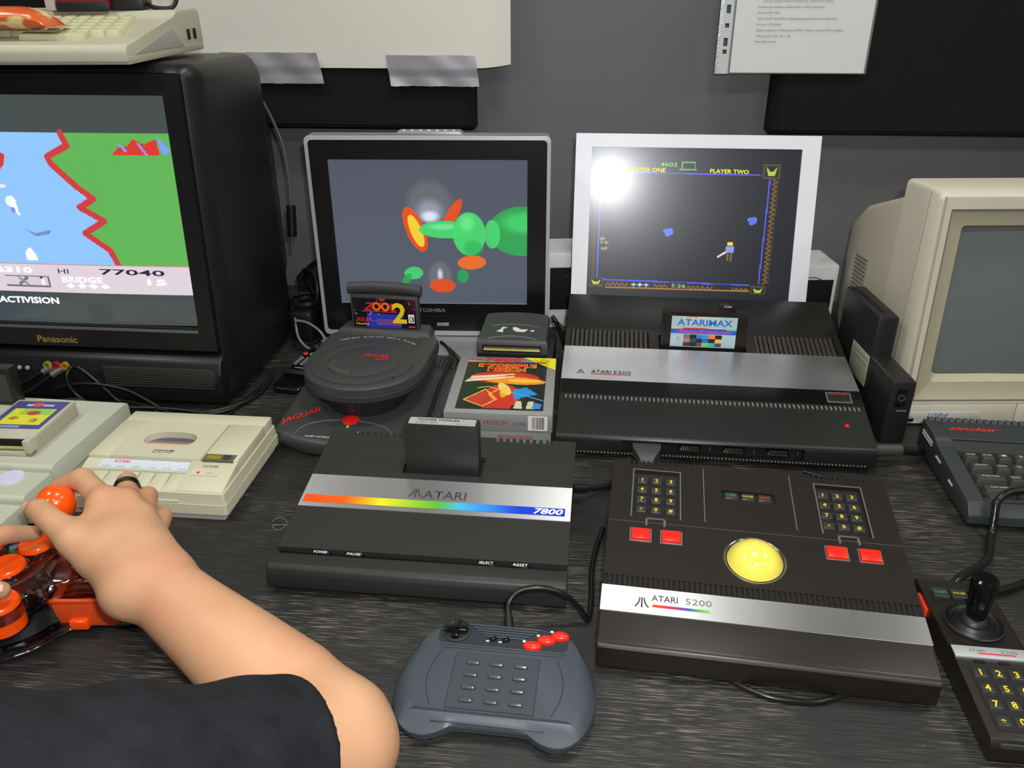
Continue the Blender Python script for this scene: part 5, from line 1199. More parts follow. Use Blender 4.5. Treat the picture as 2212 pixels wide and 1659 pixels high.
def cassette_recorder():
    X, Y, A = -41.2, 76.4, -.10
    t = thing('cassette_recorder', 'beige cassette recorder with six piano keys and oval window', 'cassette recorder', X, Y, 0, A)
    cm = mat('recorder_beige', (202, 198, 170), .45, bump=(900, .08)); cd = mat('recorder_shadow_line', (96, 90, 78), .6)
    MB().loft([[(x, y, .0) for x, y in rrect(-9.0, 9.0, .3, 16.1, .3)], [(x, y, .85) for x, y in rrect(-9.1, 9.1, .2, 16.2, .3)]]).build('base_tray', mat('recorder_grey', (166, 160, 152), .5), t)
    MB().loft([[(x, y, .85) for x, y in rrect(-9.5, 9.5, -.05, 16.4, .4)], [(x, y, 2.1) for x, y in rrect(-9.5, 9.5, -.05, 16.4, .4)]]).build('lower_case', cm, t)
    MB().loft([[(x, y, 2.15) for x, y in rrect(-9.4, 9.4, .1, 16.3, .3)], [(x, y, 3.4) for x, y in rrect(-9.3, 9.3, .2, 16.2, .3)]]).build('case_band', cm, t)
    # raised rear deck with the lid; oval opening
    MB().box(-9.0, -6.25, 5.1, 13.6, 3.3, 4.75, .12).build('left_deck', cm, t); MB().box(4.75, 9.1, 5.1, 13.6, 3.3, 4.75, .12).build('right_deck', cm, t)
    MB().box(-9.0, 9.1, 13.5, 16.0, 3.3, 4.7, .12).build('rear_deck', cm, t)
    lid = MB(); o = [(-6.15 + 10.8 * k / 16, 5.12) for k in range(16)] + [(4.65, 5.12 + 8.33 * k / 12) for k in range(12)] + [(4.65 - 10.8 * k / 16, 13.45) for k in range(16)] + [(-6.15, 13.45 - 8.33 * k / 12) for k in range(12)]; ov = []
    cx, cy = -.95, 9.3
    for x, y in o:
        a = math.atan2(y - cy, (x - cx) * .7); c, s = math.cos(a), math.sin(a)
        ov.append((cx + 3.15 * (abs(c) ** .8) * (1 if c >= 0 else -1), cy + 1.7 * (abs(s) ** .8) * (1 if s >= 0 else -1)))
    lid.loft([[(x, y, 3.4) for x, y in o], [(x, y, 4.78) for x, y in o], [(x, y, 4.78) for x, y in ov], [(x, y, 3.9) for x, y in ov]], caps=False)
    lo = lid.build('lid', cm, t, 30)
    cv = Canvas(20, 14, (90, 80, 96)); cv.rect(0, 1, 0, .6, (222, 176, 140)); cv.rect(0, 1, .6, .72, (120, 110, 120)); cv.ell(.1, .3, .12, .3, (226, 160, 190), .6)
    cv.build('cassette_window', 6.6, 3.8, frame((cx - 3.3, cy - 1.9, 3.95), (1, 0, 0), (0, 1, 0)), lo, PRINT)
    f = lambda x, y, z=4.81: frame((x, y, z), (1, 0, 0), (0, 1, 0))
    text('AUTO STOP', .36, f(-.5, 6.05), BLKI, lo, width=2.5)
    MB().box(-1.7, .5, 6.6, 6.68, 4.79, 4.82).build('arrow_shaft', BLKI, lo, 0); MB().poly([(.4, 6.48, 4.81), (.4, 6.8, 4.81), (.95, 6.64, 4.81)]).build('arrow_head', BLKI, lo, 0)
    # front slope with label and keys
    MB().hull8([(-9.1, 3.5, 2.6), (4.0, 3.5, 2.6), (4.0, 5.1, 3.0), (-9.1, 5.1, 3.0), (-9.1, 3.6, 3.75), (4.0, 3.6, 3.75), (4.0, 5.15, 4.35), (-9.1, 5.15, 4.35)][0:4] + [(-9.1, 3.55, 3.85), (4.0, 3.55, 3.85), (4.0, 5.2, 4.3), (-9.1, 5.2, 4.3)]).build('front_slope', cm, t, 30)
    MB().hull8([(3.7, .3, 2.4), (9.15, .3, 2.4), (9.15, 5.15, 3.0), (3.7, 5.15, 3.0), (3.7, .45, 3.6), (9.1, .45, 3.6), (9.1, 5.2, 4.55), (3.7, 5.2, 4.55)], .1).build('right_block', cm, t, 30)
    S2 = Prof([(3.55, 3.87), (5.2, 4.32)])
    st = MB().box(-7.2, 3.5, -.68, .68, 0, .03).build('name_strip', mat('pale_blue_strip', (206, 214, 220), .4), t, 0, M=S2.at(0, 4.4, .01))
    text('ATARI', .42, S2.at(-4.7, 4.55, .05), mat('pinkish_red_print', (214, 60, 70), .5), st, bold=.02, shear=.1, width=2.0)
    for i, nm in enumerate(('RECORD', 'PLAY', 'REWIND', 'F.FWD', 'STOP', 'PAUSE')): text(nm, .18, S2.at(-6.3 + 1.83 * i, 3.9, .05), BLUI, st, width=.9)
    MB().box(-7.4, 3.8, .9, 3.5, 2.4, 3.2).build('key_bed', cd, t)
    key = MB().hull8([(-.84, .55, 2.4), (.84, .55, 2.4), (.84, 3.3, 2.4), (-.84, 3.3, 2.4), (-.84, .62, 3.42), (.84, .62, 3.42), (.84, 3.3, 3.86), (-.84, 3.3, 3.86)], .07).mesh('key')
    copies('key', key, cm, t, [T(-6.42 + 1.86 * i) for i in range(6)])
    MB().box(-9.2, 4.0, -.02, 3.4, 2.0, 2.45).build('key_shelf', cm, t); MB().box(-9.3, -7.4, .3, 3.5, 2.3, 3.5, .1).build('left_block', cm, t)
    MB().box(4.9, 8.6, 5.0, 6.4, 4.45, 4.78).build('counter_bed', cd, t); MB().box(5.2, 6.9, 5.35, 6.15, 4.5, 4.84, .03).build('counter_window', mat('mustard_window', (150, 130, 20), .3), t); MB().box(7.2, 8.0, 5.35, 6.15, 4.5, 4.92, .06).build('reset_button', GREY, t)
    S3 = Prof([(.45, 3.62), (5.2, 4.57)])
    text('COUNTER', .3, S3.at(6.2, 4.15, .03), BLKI, t, width=1.9)
    MB().box(4.4, 7.6, -.45, .45, 0, .02).build('indicator_field', mat('recorder_beige'), t, 0, M=S3.at(0, 3.2, .03)); MB().lathe([(.2, 0), (.15, .1), (0, .12)], 10, S3.at(5.2, 3.2, .03)).build('record_lamp', mat('red_lamp', (226, 40, 30), .3, emit=.4), t)
    text('DATA', .2, S3.at(6.6, 3.1, .06), GRYI, t, width=.8)
    q = MB().hull8([(8.9, .9, 3.3), (9.35, .6, 2.2), (9.4, 5.0, 2.2), (8.9, 5.0, 4.0), (8.85, .9, 3.35), (9.42, .6, 2.2), (9.45, 5.0, 2.25), (8.95, 5.0, 4.05)]); q.build('side_scoop', BEIGED, t, 30)
cassette_recorder()

# ------------------------------------------------------------------ stick-and-keypad controller at lower right
def keypad_controller():
    t = thing('joystick_controller', 'narrow black controller with short joystick and yellow-numbered keypad', 'controller', 36.9, 44.6, 0, -.125)
    W = 5.9
    sec = [(-1.0, .2), (-1.0, 1.6), (-.6, 2.2), (7.3, 2.55), (7.4, 2.7), (8.6, 2.8), (8.8, 2.5), (17.6, 2.6), (18.0, 2.2), (18.0, .2)]
    MB().prism(sec, -.4, W, 'x', .14).build('case', BRN, t, 35)
    P = Prof([(-.6, 2.2), (7.3, 2.55)])
    MB().plate(.35, 5.2, .1, 6.6, -.02, .05, (), lambda x, y: P.z(y)).build('keypad_bed', BLK, t, 0)
    keypad(t, P, (1.05, 2.47, 3.88), (5.75, 4.15, 2.55, .95), 1.2, 1.2, .3, mat('grey_black_key'), .62)
    sp = MB().box(-.35, W - .15, 7.35, 8.65, 2.55, 2.84, .06).build('name_strip', mat('silver_strip', (196, 200, 196), .35, metal=.4), t)
    text('ATARI', .34, frame((1.6, 7.95, 2.86), (1, 0, 0), (0, 1, 0)), GRYI, sp, width=1.3); text('5200', .34, frame((4.2, 7.95, 2.86), (1, 0, 0), (0, 1, 0)), GRYI, sp, width=1.3)
    MB().box(1.6, 4.6, 7.72, 7.84, 2.85, 2.87).build('red_line', REDI, sp, 0)
    for x in (1.5, 3.45): MB().box(x - .45, x + .45, 6.95, 7.2, 2.5, 2.62).build('slot_mark', VOID, t)
    MB().lathe([(2.5, 0), (2.5, .25), (2.35, .3), (2.2, .1), (2.0, .35), (1.8, .25), (1.55, .55), (1.3, .5), (1.1, .9), (.8, 1.0)], 40, T(2.75, 11.9, 2.5)).build('rubber_boot', RUB, t, 60)
    k = MB(); rings = []
    for z, r in ((0, .75), (.3, .8), (3.6, 1.08), (4.0, 1.05), (4.2, .9)):
        rings.append([((r + .05 * (i % 2)) * math.cos(2 * PI * i / 28), (r + .05 * (i % 2)) * math.sin(2 * PI * i / 28), z) for i in range(28)])
    k.loft(rings).build('stick', BLKG, t, 30, M=T(2.75, 11.9, 3.3, rx=-.06, ry=.0))
    for x, st, m in ((1.1, 'START', GRNI), (2.75, 'PAUSE', YELI), (4.4, 'RESET', REDI)):
        b = MB().box(x - .72, x + .72, 14.9, 16.2, 2.4, 2.85, .1).build('function_key', MATS['grey_black_key'], t)
        text(st, .3, frame((x, 15.4, 2.87), (1, 0, 0), (0, 1, 0)), m, b, width=1.05)
    MB().box(-.62, -.36, 13.8, 16.2, 1.2, 2.1, .08).build('side_fire_button', mat('orange_red_button', (236, 70, 40), .35), t)
    MB().box(.2, 2.4, -1.08, -.9, 1.6, 2.1, .05).build('front_catch', GREY, t)
keypad_controller()

# ------------------------------------------------------------------ curvy grey pad in front
def grey_pad():
    t = thing('game_pad', 'slate grey gamepad with twelve keys and three red buttons', 'controller', -1.5, 50, 0, -.13)
    half = [(0, 5.9), (3.5, 5.9), (5.6, 5.75), (6.6, 5.2), (7.5, 3.9), (8.1, 2.0), (8.35, .4), (8.3, -1.3), (7.95, -2.9), (7.3, -4.3), (6.3, -5.2), (5.2, -5.4), (4.2, -5.1), (3.5, -4.6), (3.0, -4.2), (0, -4.2)]
    o = [(x, y) for x, y in half] + [(-x, y) for x, y in reversed(half[1:-1])]
    def sm(pts):
        out = []
        n = len(pts)
        for i in range(n):
            p, q = pts[i], pts[(i + 1) % n]; out += [(p[0] * .75 + q[0] * .25, p[1] * .75 + q[1] * .25), (p[0] * .25 + q[0] * .75, p[1] * .25 + q[1] * .75)]
        return out
    o = sm(o)
    def ring(k, z, dy=0): return [(x * k, (y - .5) * k + .5 + dy, z + (.0 if y > -4.0 else 0)) for x, y in o]
    def zt(y): return 2.45 + .085 * y
    rings = [ring(.9, .25), ring(.985, .6), ring(1.0, .95), ring(1.0, 1.3)]
    def top(k, f): return [(x * k, max((y - .5) * k + .5, -3.3 if f else -9), (zt(max((y - .5) * k + .5, -3.3)) - (1 - f) * .55)) for x, y in o]
    rings += [[(x * .965, max((y - .5) * .975 + .5, -4.0), 1.75 + .03 * y) for x, y in o], [(x * .9, max((y - .5) * .95 + .5, -3.5), zt(max((y - .5) * .95 + .5, -3.5)) - .22) for x, y in o], [(x * .82, max((y - .5) * .93 + .5, -3.42), zt(max((y - .5) * .93 + .5, -3.42))) for x, y in o]]
    MB().loft(rings).build('case', SLATE, t, 32)
    MB().tube([(x * 1.003, (y - .5) * 1.003 + .5, 1.05) for x, y in o] + [(o[0][0] * 1.003, (o[0][1] - .5) * 1.003 + .5, 1.05)], .05, 5, smooth=False).build('case_seam', mat('slate_seam', (40, 44, 48), .5), t, 60)
    P = Prof([(-6, zt(-6)), (6, zt(6))])
    MB().plate(-3.6, 3.45, -3.25, 2.2, -.1, .07, (), lambda x, y: zt(y)).build('keypad_plate', mat('slate_plate', (58, 63, 68), .42), t, 0)
    b = MB().plate(-3.68, 3.53, -3.3, 2.28, -.05, .035, [(-3.6, 3.45, -3.25, 2.2)], lambda x, y: zt(y)); b.build('plate_gap', MATS['slate_seam'], t, 0)
    kk = MB().loft([[(x, y, 0) for x, y in rrect(-.6, .6, -.24, .24, .23, 4)], [(x, y, .22) for x, y in rrect(-.58, .58, -.22, .22, .21, 4)], [(x, y, .3) for x, y in rrect(-.48, .48, -.12, .12, .11, 4)]]).mesh('key')
    copies('key', kk, mat('slate_key', (66, 70, 74), .25), t, [P.at(-2.05 + 2.03 * c, 1.25 - 1.24 * r, .06) for r in range(4) for c in range(3)])
    for y, w, h in ((2.75, 5.3, .1), (3.05, 5.6, .09)): MB().box(-w, w, -.06, .06, 0, h, .03).build('ridge_line', SLATE, t, M=P.at(.2, y, 0))
    MB().box(-4.6, 4.4, -.07, .07, 0, .12, .04).build('front_ridge', SLATE, t, M=frame((0, -4.12, 1.7), (1, 0, 0), (0, -.35, .93)))
    dk = mat('shaded_slate', (40, 46, 50), .4)  # case slate darkened in the colour, for the shade on the control deck
    MB().prism(rrect(-5.55, 5.75, 3.25, 5.35, .6), -.08, .04, 'z').build('control_deck', dk, t, 0, M=Matrix(((1, 0, 0, 0), (0, 1, 0, 0), (0, .085, 1, 2.45), (0, 0, 0, 1))))
    for sx in (-1, 1): MB().tube([(sx * (4.9 + .75 * math.sin(PI * k / 8)), 2.4 - .7 * k, zt(2.4 - .7 * k) + .0) for k in range(9)], .035, 5).build('side_seam', MATS['slate_seam'], t, 60)
    rib = MB().box(-1, 1, -.08, .08, 0, .12, .03).mesh('deck_rib')
    for i in range(5):
        M = P.at(.2, 5.35 - .28 * i, .05) @ Matrix.Diagonal((3.2 - .35 * i, 1, 1, 1)); copies('deck_rib', rib, SLATE, t, [M])
    MB().lathe([(1.3, 0), (1.3, .08), (1.05, .12), (.95, -.02), (0, -.02)], 30, P.at(-4.1, 4.6, .04)).build('pad_dish', BLK, t, 60)
    q = MB().box(-.95, .95, -.3, .3, 0, .42, .08); q.box(-.3, .3, -.95, .95, 0, .42, .08); q.build('direction_pad', BLKG, t, M=P.at(-4.1, 4.6, .06))
    for x in (-.75, .36): MB().box(-.33, .33, -.16, .16, 0, .3, .07).build('option_button', BLKG, t, M=P.at(x, 3.9, .04) @ Matrix.Rotation(.35, 4, 'Z')); 
    for x in (-1.2, -.1): MB().box(-.14, .14, -.06, .06, 0, .02).build('option_mark', WHTI, t, 0, M=P.at(x, 3.72, .06))
    for x, y in ((2.7, 3.55), (3.85, 4.3), (5.0, 4.85)):
        MB().loft([[(.82 * math.cos(a), .48 * math.sin(a), 0) for a in [2 * PI * k / 18 for k in range(18)]], [(.8 * math.cos(a), .46 * math.sin(a), .2) for a in [2 * PI * k / 18 for k in range(18)]], [(.6 * math.cos(a), .32 * math.sin(a), .36) for a in [2 * PI * k / 18 for k in range(18)]]]).build('red_button', RED, t, 50, M=P.at(x, y, .04))
        MB().box(-.12, .12, -.1, .1, 0, .02).build('button_mark', WHTI, t, 0, M=P.at(x - .75, y + .5, .06))
    for sx in (-1, 1): MB().lathe([(1.1, 0), (1.2, .3)], 16, T(sx * 5.4, -3.8, 0)).build('foot', SLATE, t)
    MB().lathe([(1.0, 0), (1.0, .3)], 16, T(0, 4.4, 0)).build('foot', SLATE, t)
grey_pad()

# ------------------------------------------------------------------ see-through arcade stick
def clear_mat(name, tint, fac=.3, rough=.06):
    m = bpy.data.materials.new(name); m.use_nodes = True; nt = m.node_tree; nt.nodes.remove(nt.nodes['Principled BSDF'])
    tr = nt.nodes.new('ShaderNodeBsdfTransparent'); tr.inputs[0].default_value = tint
    gl = nt.nodes.new('ShaderNodeBsdfGlossy'); gl.inputs['Roughness'].default_value = rough; gl.inputs['Color'].default_value = (.95, .95, 1, 1)
    lw = nt.nodes.new('ShaderNodeLayerWeight'); lw.inputs['Blend'].default_value = fac
    mx = nt.nodes.new('ShaderNodeMixShader'); nt.links.new(lw.outputs['Fresnel'], mx.inputs[0]); nt.links.new(tr.outputs[0], mx.inputs[1]); nt.links.new(gl.outputs[0], mx.inputs[2])
    nt.links.new(mx.outputs[0], nt.nodes['Material Output'].inputs[0]); MATS[name] = m; return m
def arcade_stick():
    X, Y = -44.0, 62.0
    t = thing('arcade_stick', 'see-through joystick base with orange ball top and orange buttons', 'joystick', X, Y, 0, 0)
    cl = clear_mat('clear_purple_plastic', (.86, .82, .92, 1), .45); cl2 = clear_mat('clear_plastic', (.92, .9, .95, 1), .55, .09)
    o = [(-14, -9.6), (-5, -9.3), (-1.2, -8.2), (1.2, -6.8), (2.6, -4.6), (4.2, -3.6), (8.9, -3.6), (9.6, -2.6), (9.6, 5.6), (8.4, 7.6), (4, 8.4), (-4, 7.6), (-8.6, 5.0), (-14.4, 4.4), (-16, -2), (-15.4, -8)]
    def sm(pts):
        out = []; n = len(pts)
        for i in range(n):
            p, q = pts[i], pts[(i + 1) % n]; out += [(p[0] * .75 + q[0] * .25, p[1] * .75 + q[1] * .25), (p[0] * .25 + q[0] * .75, p[1] * .25 + q[1] * .75)]
        return out
    o = sm(sm(o)); C = (-3, 0)
    rg = lambda k, z: [(C[0] + (x - C[0]) * k, C[1] + (y - C[1]) * k, z) for x, y in o]
    MB().loft([rg(.97, .3), rg(1.0, .6), rg(1.0, 1.0), rg(.985, 1.3)]).build('base_tray', cl, t, 50)
    MB().tube(rg(1.004, .75) + [rg(1.004, .75)[0]], .14, 8, smooth=False).build('tray_rim', clear_mat('rim_plastic', (.6, .6, .7, 1), .7), t, 60)
    MB().loft([rg(.9, 1.3), rg(.86, 3.6), rg(.8, 4.9), rg(.74, 5.2)]).build('clear_dome', cl2, t, 50)
    # inside: orange blocks, microswitch grey block, screw posts
    om = mat('orange_inner_plastic', (214, 76, 28), .35)
    for a in ((1.4, 7.6, -4.0, .2, .9, 3.4), (-1.6, 3.4, -.6, 4.0, .9, 3.2), (3.5, 7.6, 2.8, 6.6, .9, 2.9), (1.0, 7.0, -4.0, -3.6, 3.4, 3.9)): MB().box(*a, .2).build('orange_block', om, t)
    MB().box(-7, -1.4, -8.1, -4.6, .8, 2.6, .2).build('switch_block', mat('grey_switch_block', (120, 112, 122), .4), t)
    MB().box(3.4, 5.1, -4.55, -3.55, .9, 1.9, .15).build('orange_tab', ORANGE, t)
    for x, y in ((.9, -2.0), (2.7, -5.4) if False else (1.2, -3.9), (7.6, -2.2), (7.8, 5.0), (-6, 3)):
        MB().lathe([(.75, .9), (.6, 1.4), (.55, 4.6), (.9, 5.0), (.85, 5.3), (.4, 5.25), (.3, 4.9), (0, 4.9)], 18, T(x, y, 0)).build('screw_post', cl2, t, 60)
        MB().lathe([(.32, 3.2), (.34, 5.0), (0, 5.1)], 10, T(x, y, 0)).build('screw', CHROME, t, 60)
    for x, y, r in ((-3.0, -1.4, 1.75), (-.9, -6.4, 1.8), (-1.9, 2.0, 1.6), (-7.2, -3.0, 1.75), (-6.6, 1.6, 1.6)):
        MB().lathe([(r + .25, 4.6), (r + .25, 5.5), (r + .05, 5.6), (r, 5.2)], 28, T(x, y, 0), caps=False).build('button_collar', cl2, t, 60)
        MB().lathe([(r, 3.2), (r, 5.75), (r * .9, 5.98), (r * .5, 5.9), (0, 5.85)], 28, T(x, y, 0)).build('fire_button', ORANGE, t, 50)
    MB().lathe([(.42, 2), (.42, 11)], 14, T(2.75, -.35, 0)).build('stick_shaft', CHROME, t, 60)
    bl = MB(); bmesh.ops.create_uvsphere(bl.bm, u_segments=36, v_segments=24, radius=1.72); bl.build('ball_top', ORANGE, t, 80, M=T(2.75, -.35, 12.0))
    MB().lathe([(2.2, 5.0), (2.4, 5.6), (1.2, 6.0), (.45, 6.1)], 28, T(2.75, -.35, 0), caps=False).build('dust_collar', cl2, t, 60)
    for x, y in ((-12, -6), (6, -2), (6, 6), (-12, 6)): MB().lathe([(.7, 0), (.7, .35)], 12, T(x, y, 0)).build('rubber_foot', RUB, t)
arcade_stick()
# ------------------------------------------------------------------ the player: one continuous skin surface grown from a field of tapered limbs
class Field:
    def __init__(s, lo, hi, h):
        s.lo = np.array(lo, np.float32); s.h = h; s.n = np.ceil((np.array(hi) - np.array(lo)) / h).astype(int) + 1
        s.d = np.full(tuple(s.n), 6.0, np.float32)
    def box(s, lo, hi):
        a = np.clip(np.floor((np.array(lo) - s.lo) / s.h).astype(int), 0, s.n - 1); b = np.clip(np.ceil((np.array(hi) - s.lo) / s.h).astype(int) + 1, 1, s.n)
        sl = tuple(slice(i, j) for i, j in zip(a, b)); ax = [s.lo[k] + s.h * np.arange(a[k], b[k], dtype=np.float32) for k in range(3)]
        return sl, np.meshgrid(*ax, indexing='ij')
    def cone(s, p, q, r0, r1, k=.6, flat=None, sub=False):
        """smooth union with a tapered limb; flat=(axis, factor) squeezes it along an axis"""
        p, q = np.array(p, np.float32), np.array(q, np.float32); m = max(r0, r1) * (1.3 if flat else 1) + 3.0
        sl, (X, Y, Z) = s.box(np.minimum(p, q) - m, np.maximum(p, q) + m)
        if 0 in X.shape: return s
        v = q - p; L = float(v @ v) + 1e-9
        dx, dy, dz = X - p[0], Y - p[1], Z - p[2]
        t = np.clip((dx * v[0] + dy * v[1] + dz * v[2]) / L, 0, 1)
        ex, ey, ez = dx - t * v[0], dy - t * v[1], dz - t * v[2]
        if flat:
            a = np.array(flat[0], np.float32); a /= np.linalg.norm(a); c = ex * a[0] + ey * a[1] + ez * a[2]; g = 1 / flat[1] - 1
            ex, ey, ez = ex + c * g * a[0], ey + c * g * a[1], ez + c * g * a[2]
        d = np.sqrt(ex * ex + ey * ey + ez * ez) - (r0 + (r1 - r0) * t)
        o = s.d[sl]
        if sub: s.d[sl] = np.maximum(o, -d); return s
        hh = np.clip(.5 + .5 * (o - d) / k, 0, 1)
        s.d[sl] = o + (d - o) * hh - k * hh * (1 - hh)
        return s
    def chain(s, pts, rs, k=.6):
        """a limb of several tapered pieces, joined seamlessly and then blended into the rest"""
        P = np.array(pts, np.float32); m = max(rs) + 3.0; sl, (X, Y, Z) = s.box(P.min(0) - m, P.max(0) + m)
        D = np.full(X.shape, 9.0, np.float32)
        for p, q, a, b in zip(P, P[1:], rs, rs[1:]):
            v = q - p; L = float(v @ v) + 1e-9; dx, dy, dz = X - p[0], Y - p[1], Z - p[2]; t = np.clip((dx * v[0] + dy * v[1] + dz * v[2]) / L, 0, 1)
            d = np.sqrt((dx - t * v[0]) ** 2 + (dy - t * v[1]) ** 2 + (dz - t * v[2]) ** 2) - (a + (b - a) * t); D = np.minimum(D, d)
        o = s.d[sl]; hh = np.clip(.5 + .5 * (o - D) / k, 0, 1); s.d[sl] = o + (D - o) * hh - k * hh * (1 - hh)
        return s
    def mesh(s, name, relax=2):
        d = s.d; n = s.n; ins = d < 0
        c = np.zeros(tuple(n - 1), np.int8)
        for i in (0, 1):
            for j in (0, 1):
                for k in (0, 1): c += ins[i:n[0] - 1 + i, j:n[1] - 1 + j, k:n[2] - 1 + k]
        act = np.argwhere((c > 0) & (c < 8)); idx = np.full(c.shape, -1, np.int32); idx[tuple(act.T)] = np.arange(len(act))
        acc = np.zeros((len(act), 3), np.float32); cnt = np.zeros(len(act), np.float32)
        off = [(i, j, k) for i in (0, 1) for j in (0, 1) for k in (0, 1)]
        for a in off:
            for b in off:
                if sum(abs(x - y) for x, y in zip(a, b)) != 1 or a > b: continue
                da = d[tuple((act + a).T)]; db = d[tuple((act + b).T)]; m = (da < 0) != (db < 0)
                t = np.where(m, da / np.where(np.abs(da - db) < 1e-9, 1, da - db), 0)[:, None]
                acc += np.where(m[:, None], np.array(a) + (np.array(b) - np.array(a)) * t, 0); cnt += m
        V = s.lo + s.h * (act + acc / cnt[:, None])
        F = []
        for ax in range(3):
            u, w = (ax + 1) % 3, (ax + 2) % 3
            sa = [slice(None)] * 3; sb = [slice(None)] * 3; sa[ax] = slice(0, n[ax] - 1); sb[ax] = slice(1, n[ax])
            for k_ in (u, w): sa[k_] = slice(1, n[k_] - 1); sb[k_] = slice(1, n[k_] - 1)
            A, B = ins[tuple(sa)], ins[tuple(sb)]; e = np.argwhere(A != B)
            if not len(e): continue
            e0 = e.copy(); e0[:, u] += 1; e0[:, w] += 1
            q = []
            for du, dw in ((1, 1), (0, 1), (0, 0), (1, 0)):
                cc = e0.copy(); cc[:, u] -= du; cc[:, w] -= dw; q.append(idx[tuple(cc.T)])
            q = np.stack(q, -1); fl = A[tuple(e.T)]; q[~fl] = q[~fl][:, ::-1]; F.append(q)
        F = np.concatenate(F); F = F[(F >= 0).all(1)]
        E = np.concatenate([F[:, [0, 1]], F[:, [1, 2]], F[:, [2, 3]], F[:, [3, 0]]])
        for _ in range(relax):
            sm = np.zeros_like(V); ct = np.zeros(len(V)); np.add.at(sm, E[:, 0], V[E[:, 1]]); np.add.at(ct, E[:, 0], 1)
            V = .5 * V + .5 * sm / np.maximum(ct, 1)[:, None]
        me = bpy.data.meshes.new(name); me.from_pydata((V * S).tolist(), [], F.tolist()); me.shade_smooth()
        return me

def skin_mat():
    m = mat('skin', (226, 170, 134), .48, sss=.08, spec=.4, bump=(220, .12))
    nt = m.node_tree; b = nt.nodes['Principled BSDF']; tc = nt.nodes.new('ShaderNodeTexCoord')
    n = nt.nodes.new('ShaderNodeTexNoise'); n.inputs['Scale'].default_value = 14; n.inputs['Detail'].default_value = 4
    r = nt.nodes.new('ShaderNodeValToRGB'); e = r.color_ramp.elements; e[0].position = .3; e[1].position = .72; e[0].color = rgb(196, 142, 108); e[1].color = rgb(204, 160, 122)
    sp = nt.nodes.new('ShaderNodeTexNoise'); sp.inputs['Scale'].default_value = 95; r2 = nt.nodes.new('ShaderNodeValToRGB'); e2 = r2.color_ramp.elements; e2[0].position = .74; e2[1].position = .79; e2[0].color = (0, 0, 0, 1); e2[1].color = (.55, .55, .55, 1)
    mx = nt.nodes.new('ShaderNodeMixRGB'); mx.inputs['Color2'].default_value = rgb(170, 104, 76)
    for a in (n, sp): nt.links.new(tc.outputs['Object'], a.inputs['Vector'])
    nt.links.new(n.outputs['Fac'], r.inputs['Fac']); nt.links.new(sp.outputs['Fac'], r2.inputs['Fac'])
    nt.links.new(r2.outputs['Color'], mx.inputs['Fac']); nt.links.new(r.outputs['Color'], mx.inputs['Color1']); nt.links.new(mx.outputs['Color'], b.inputs['Base Color'])
    return m

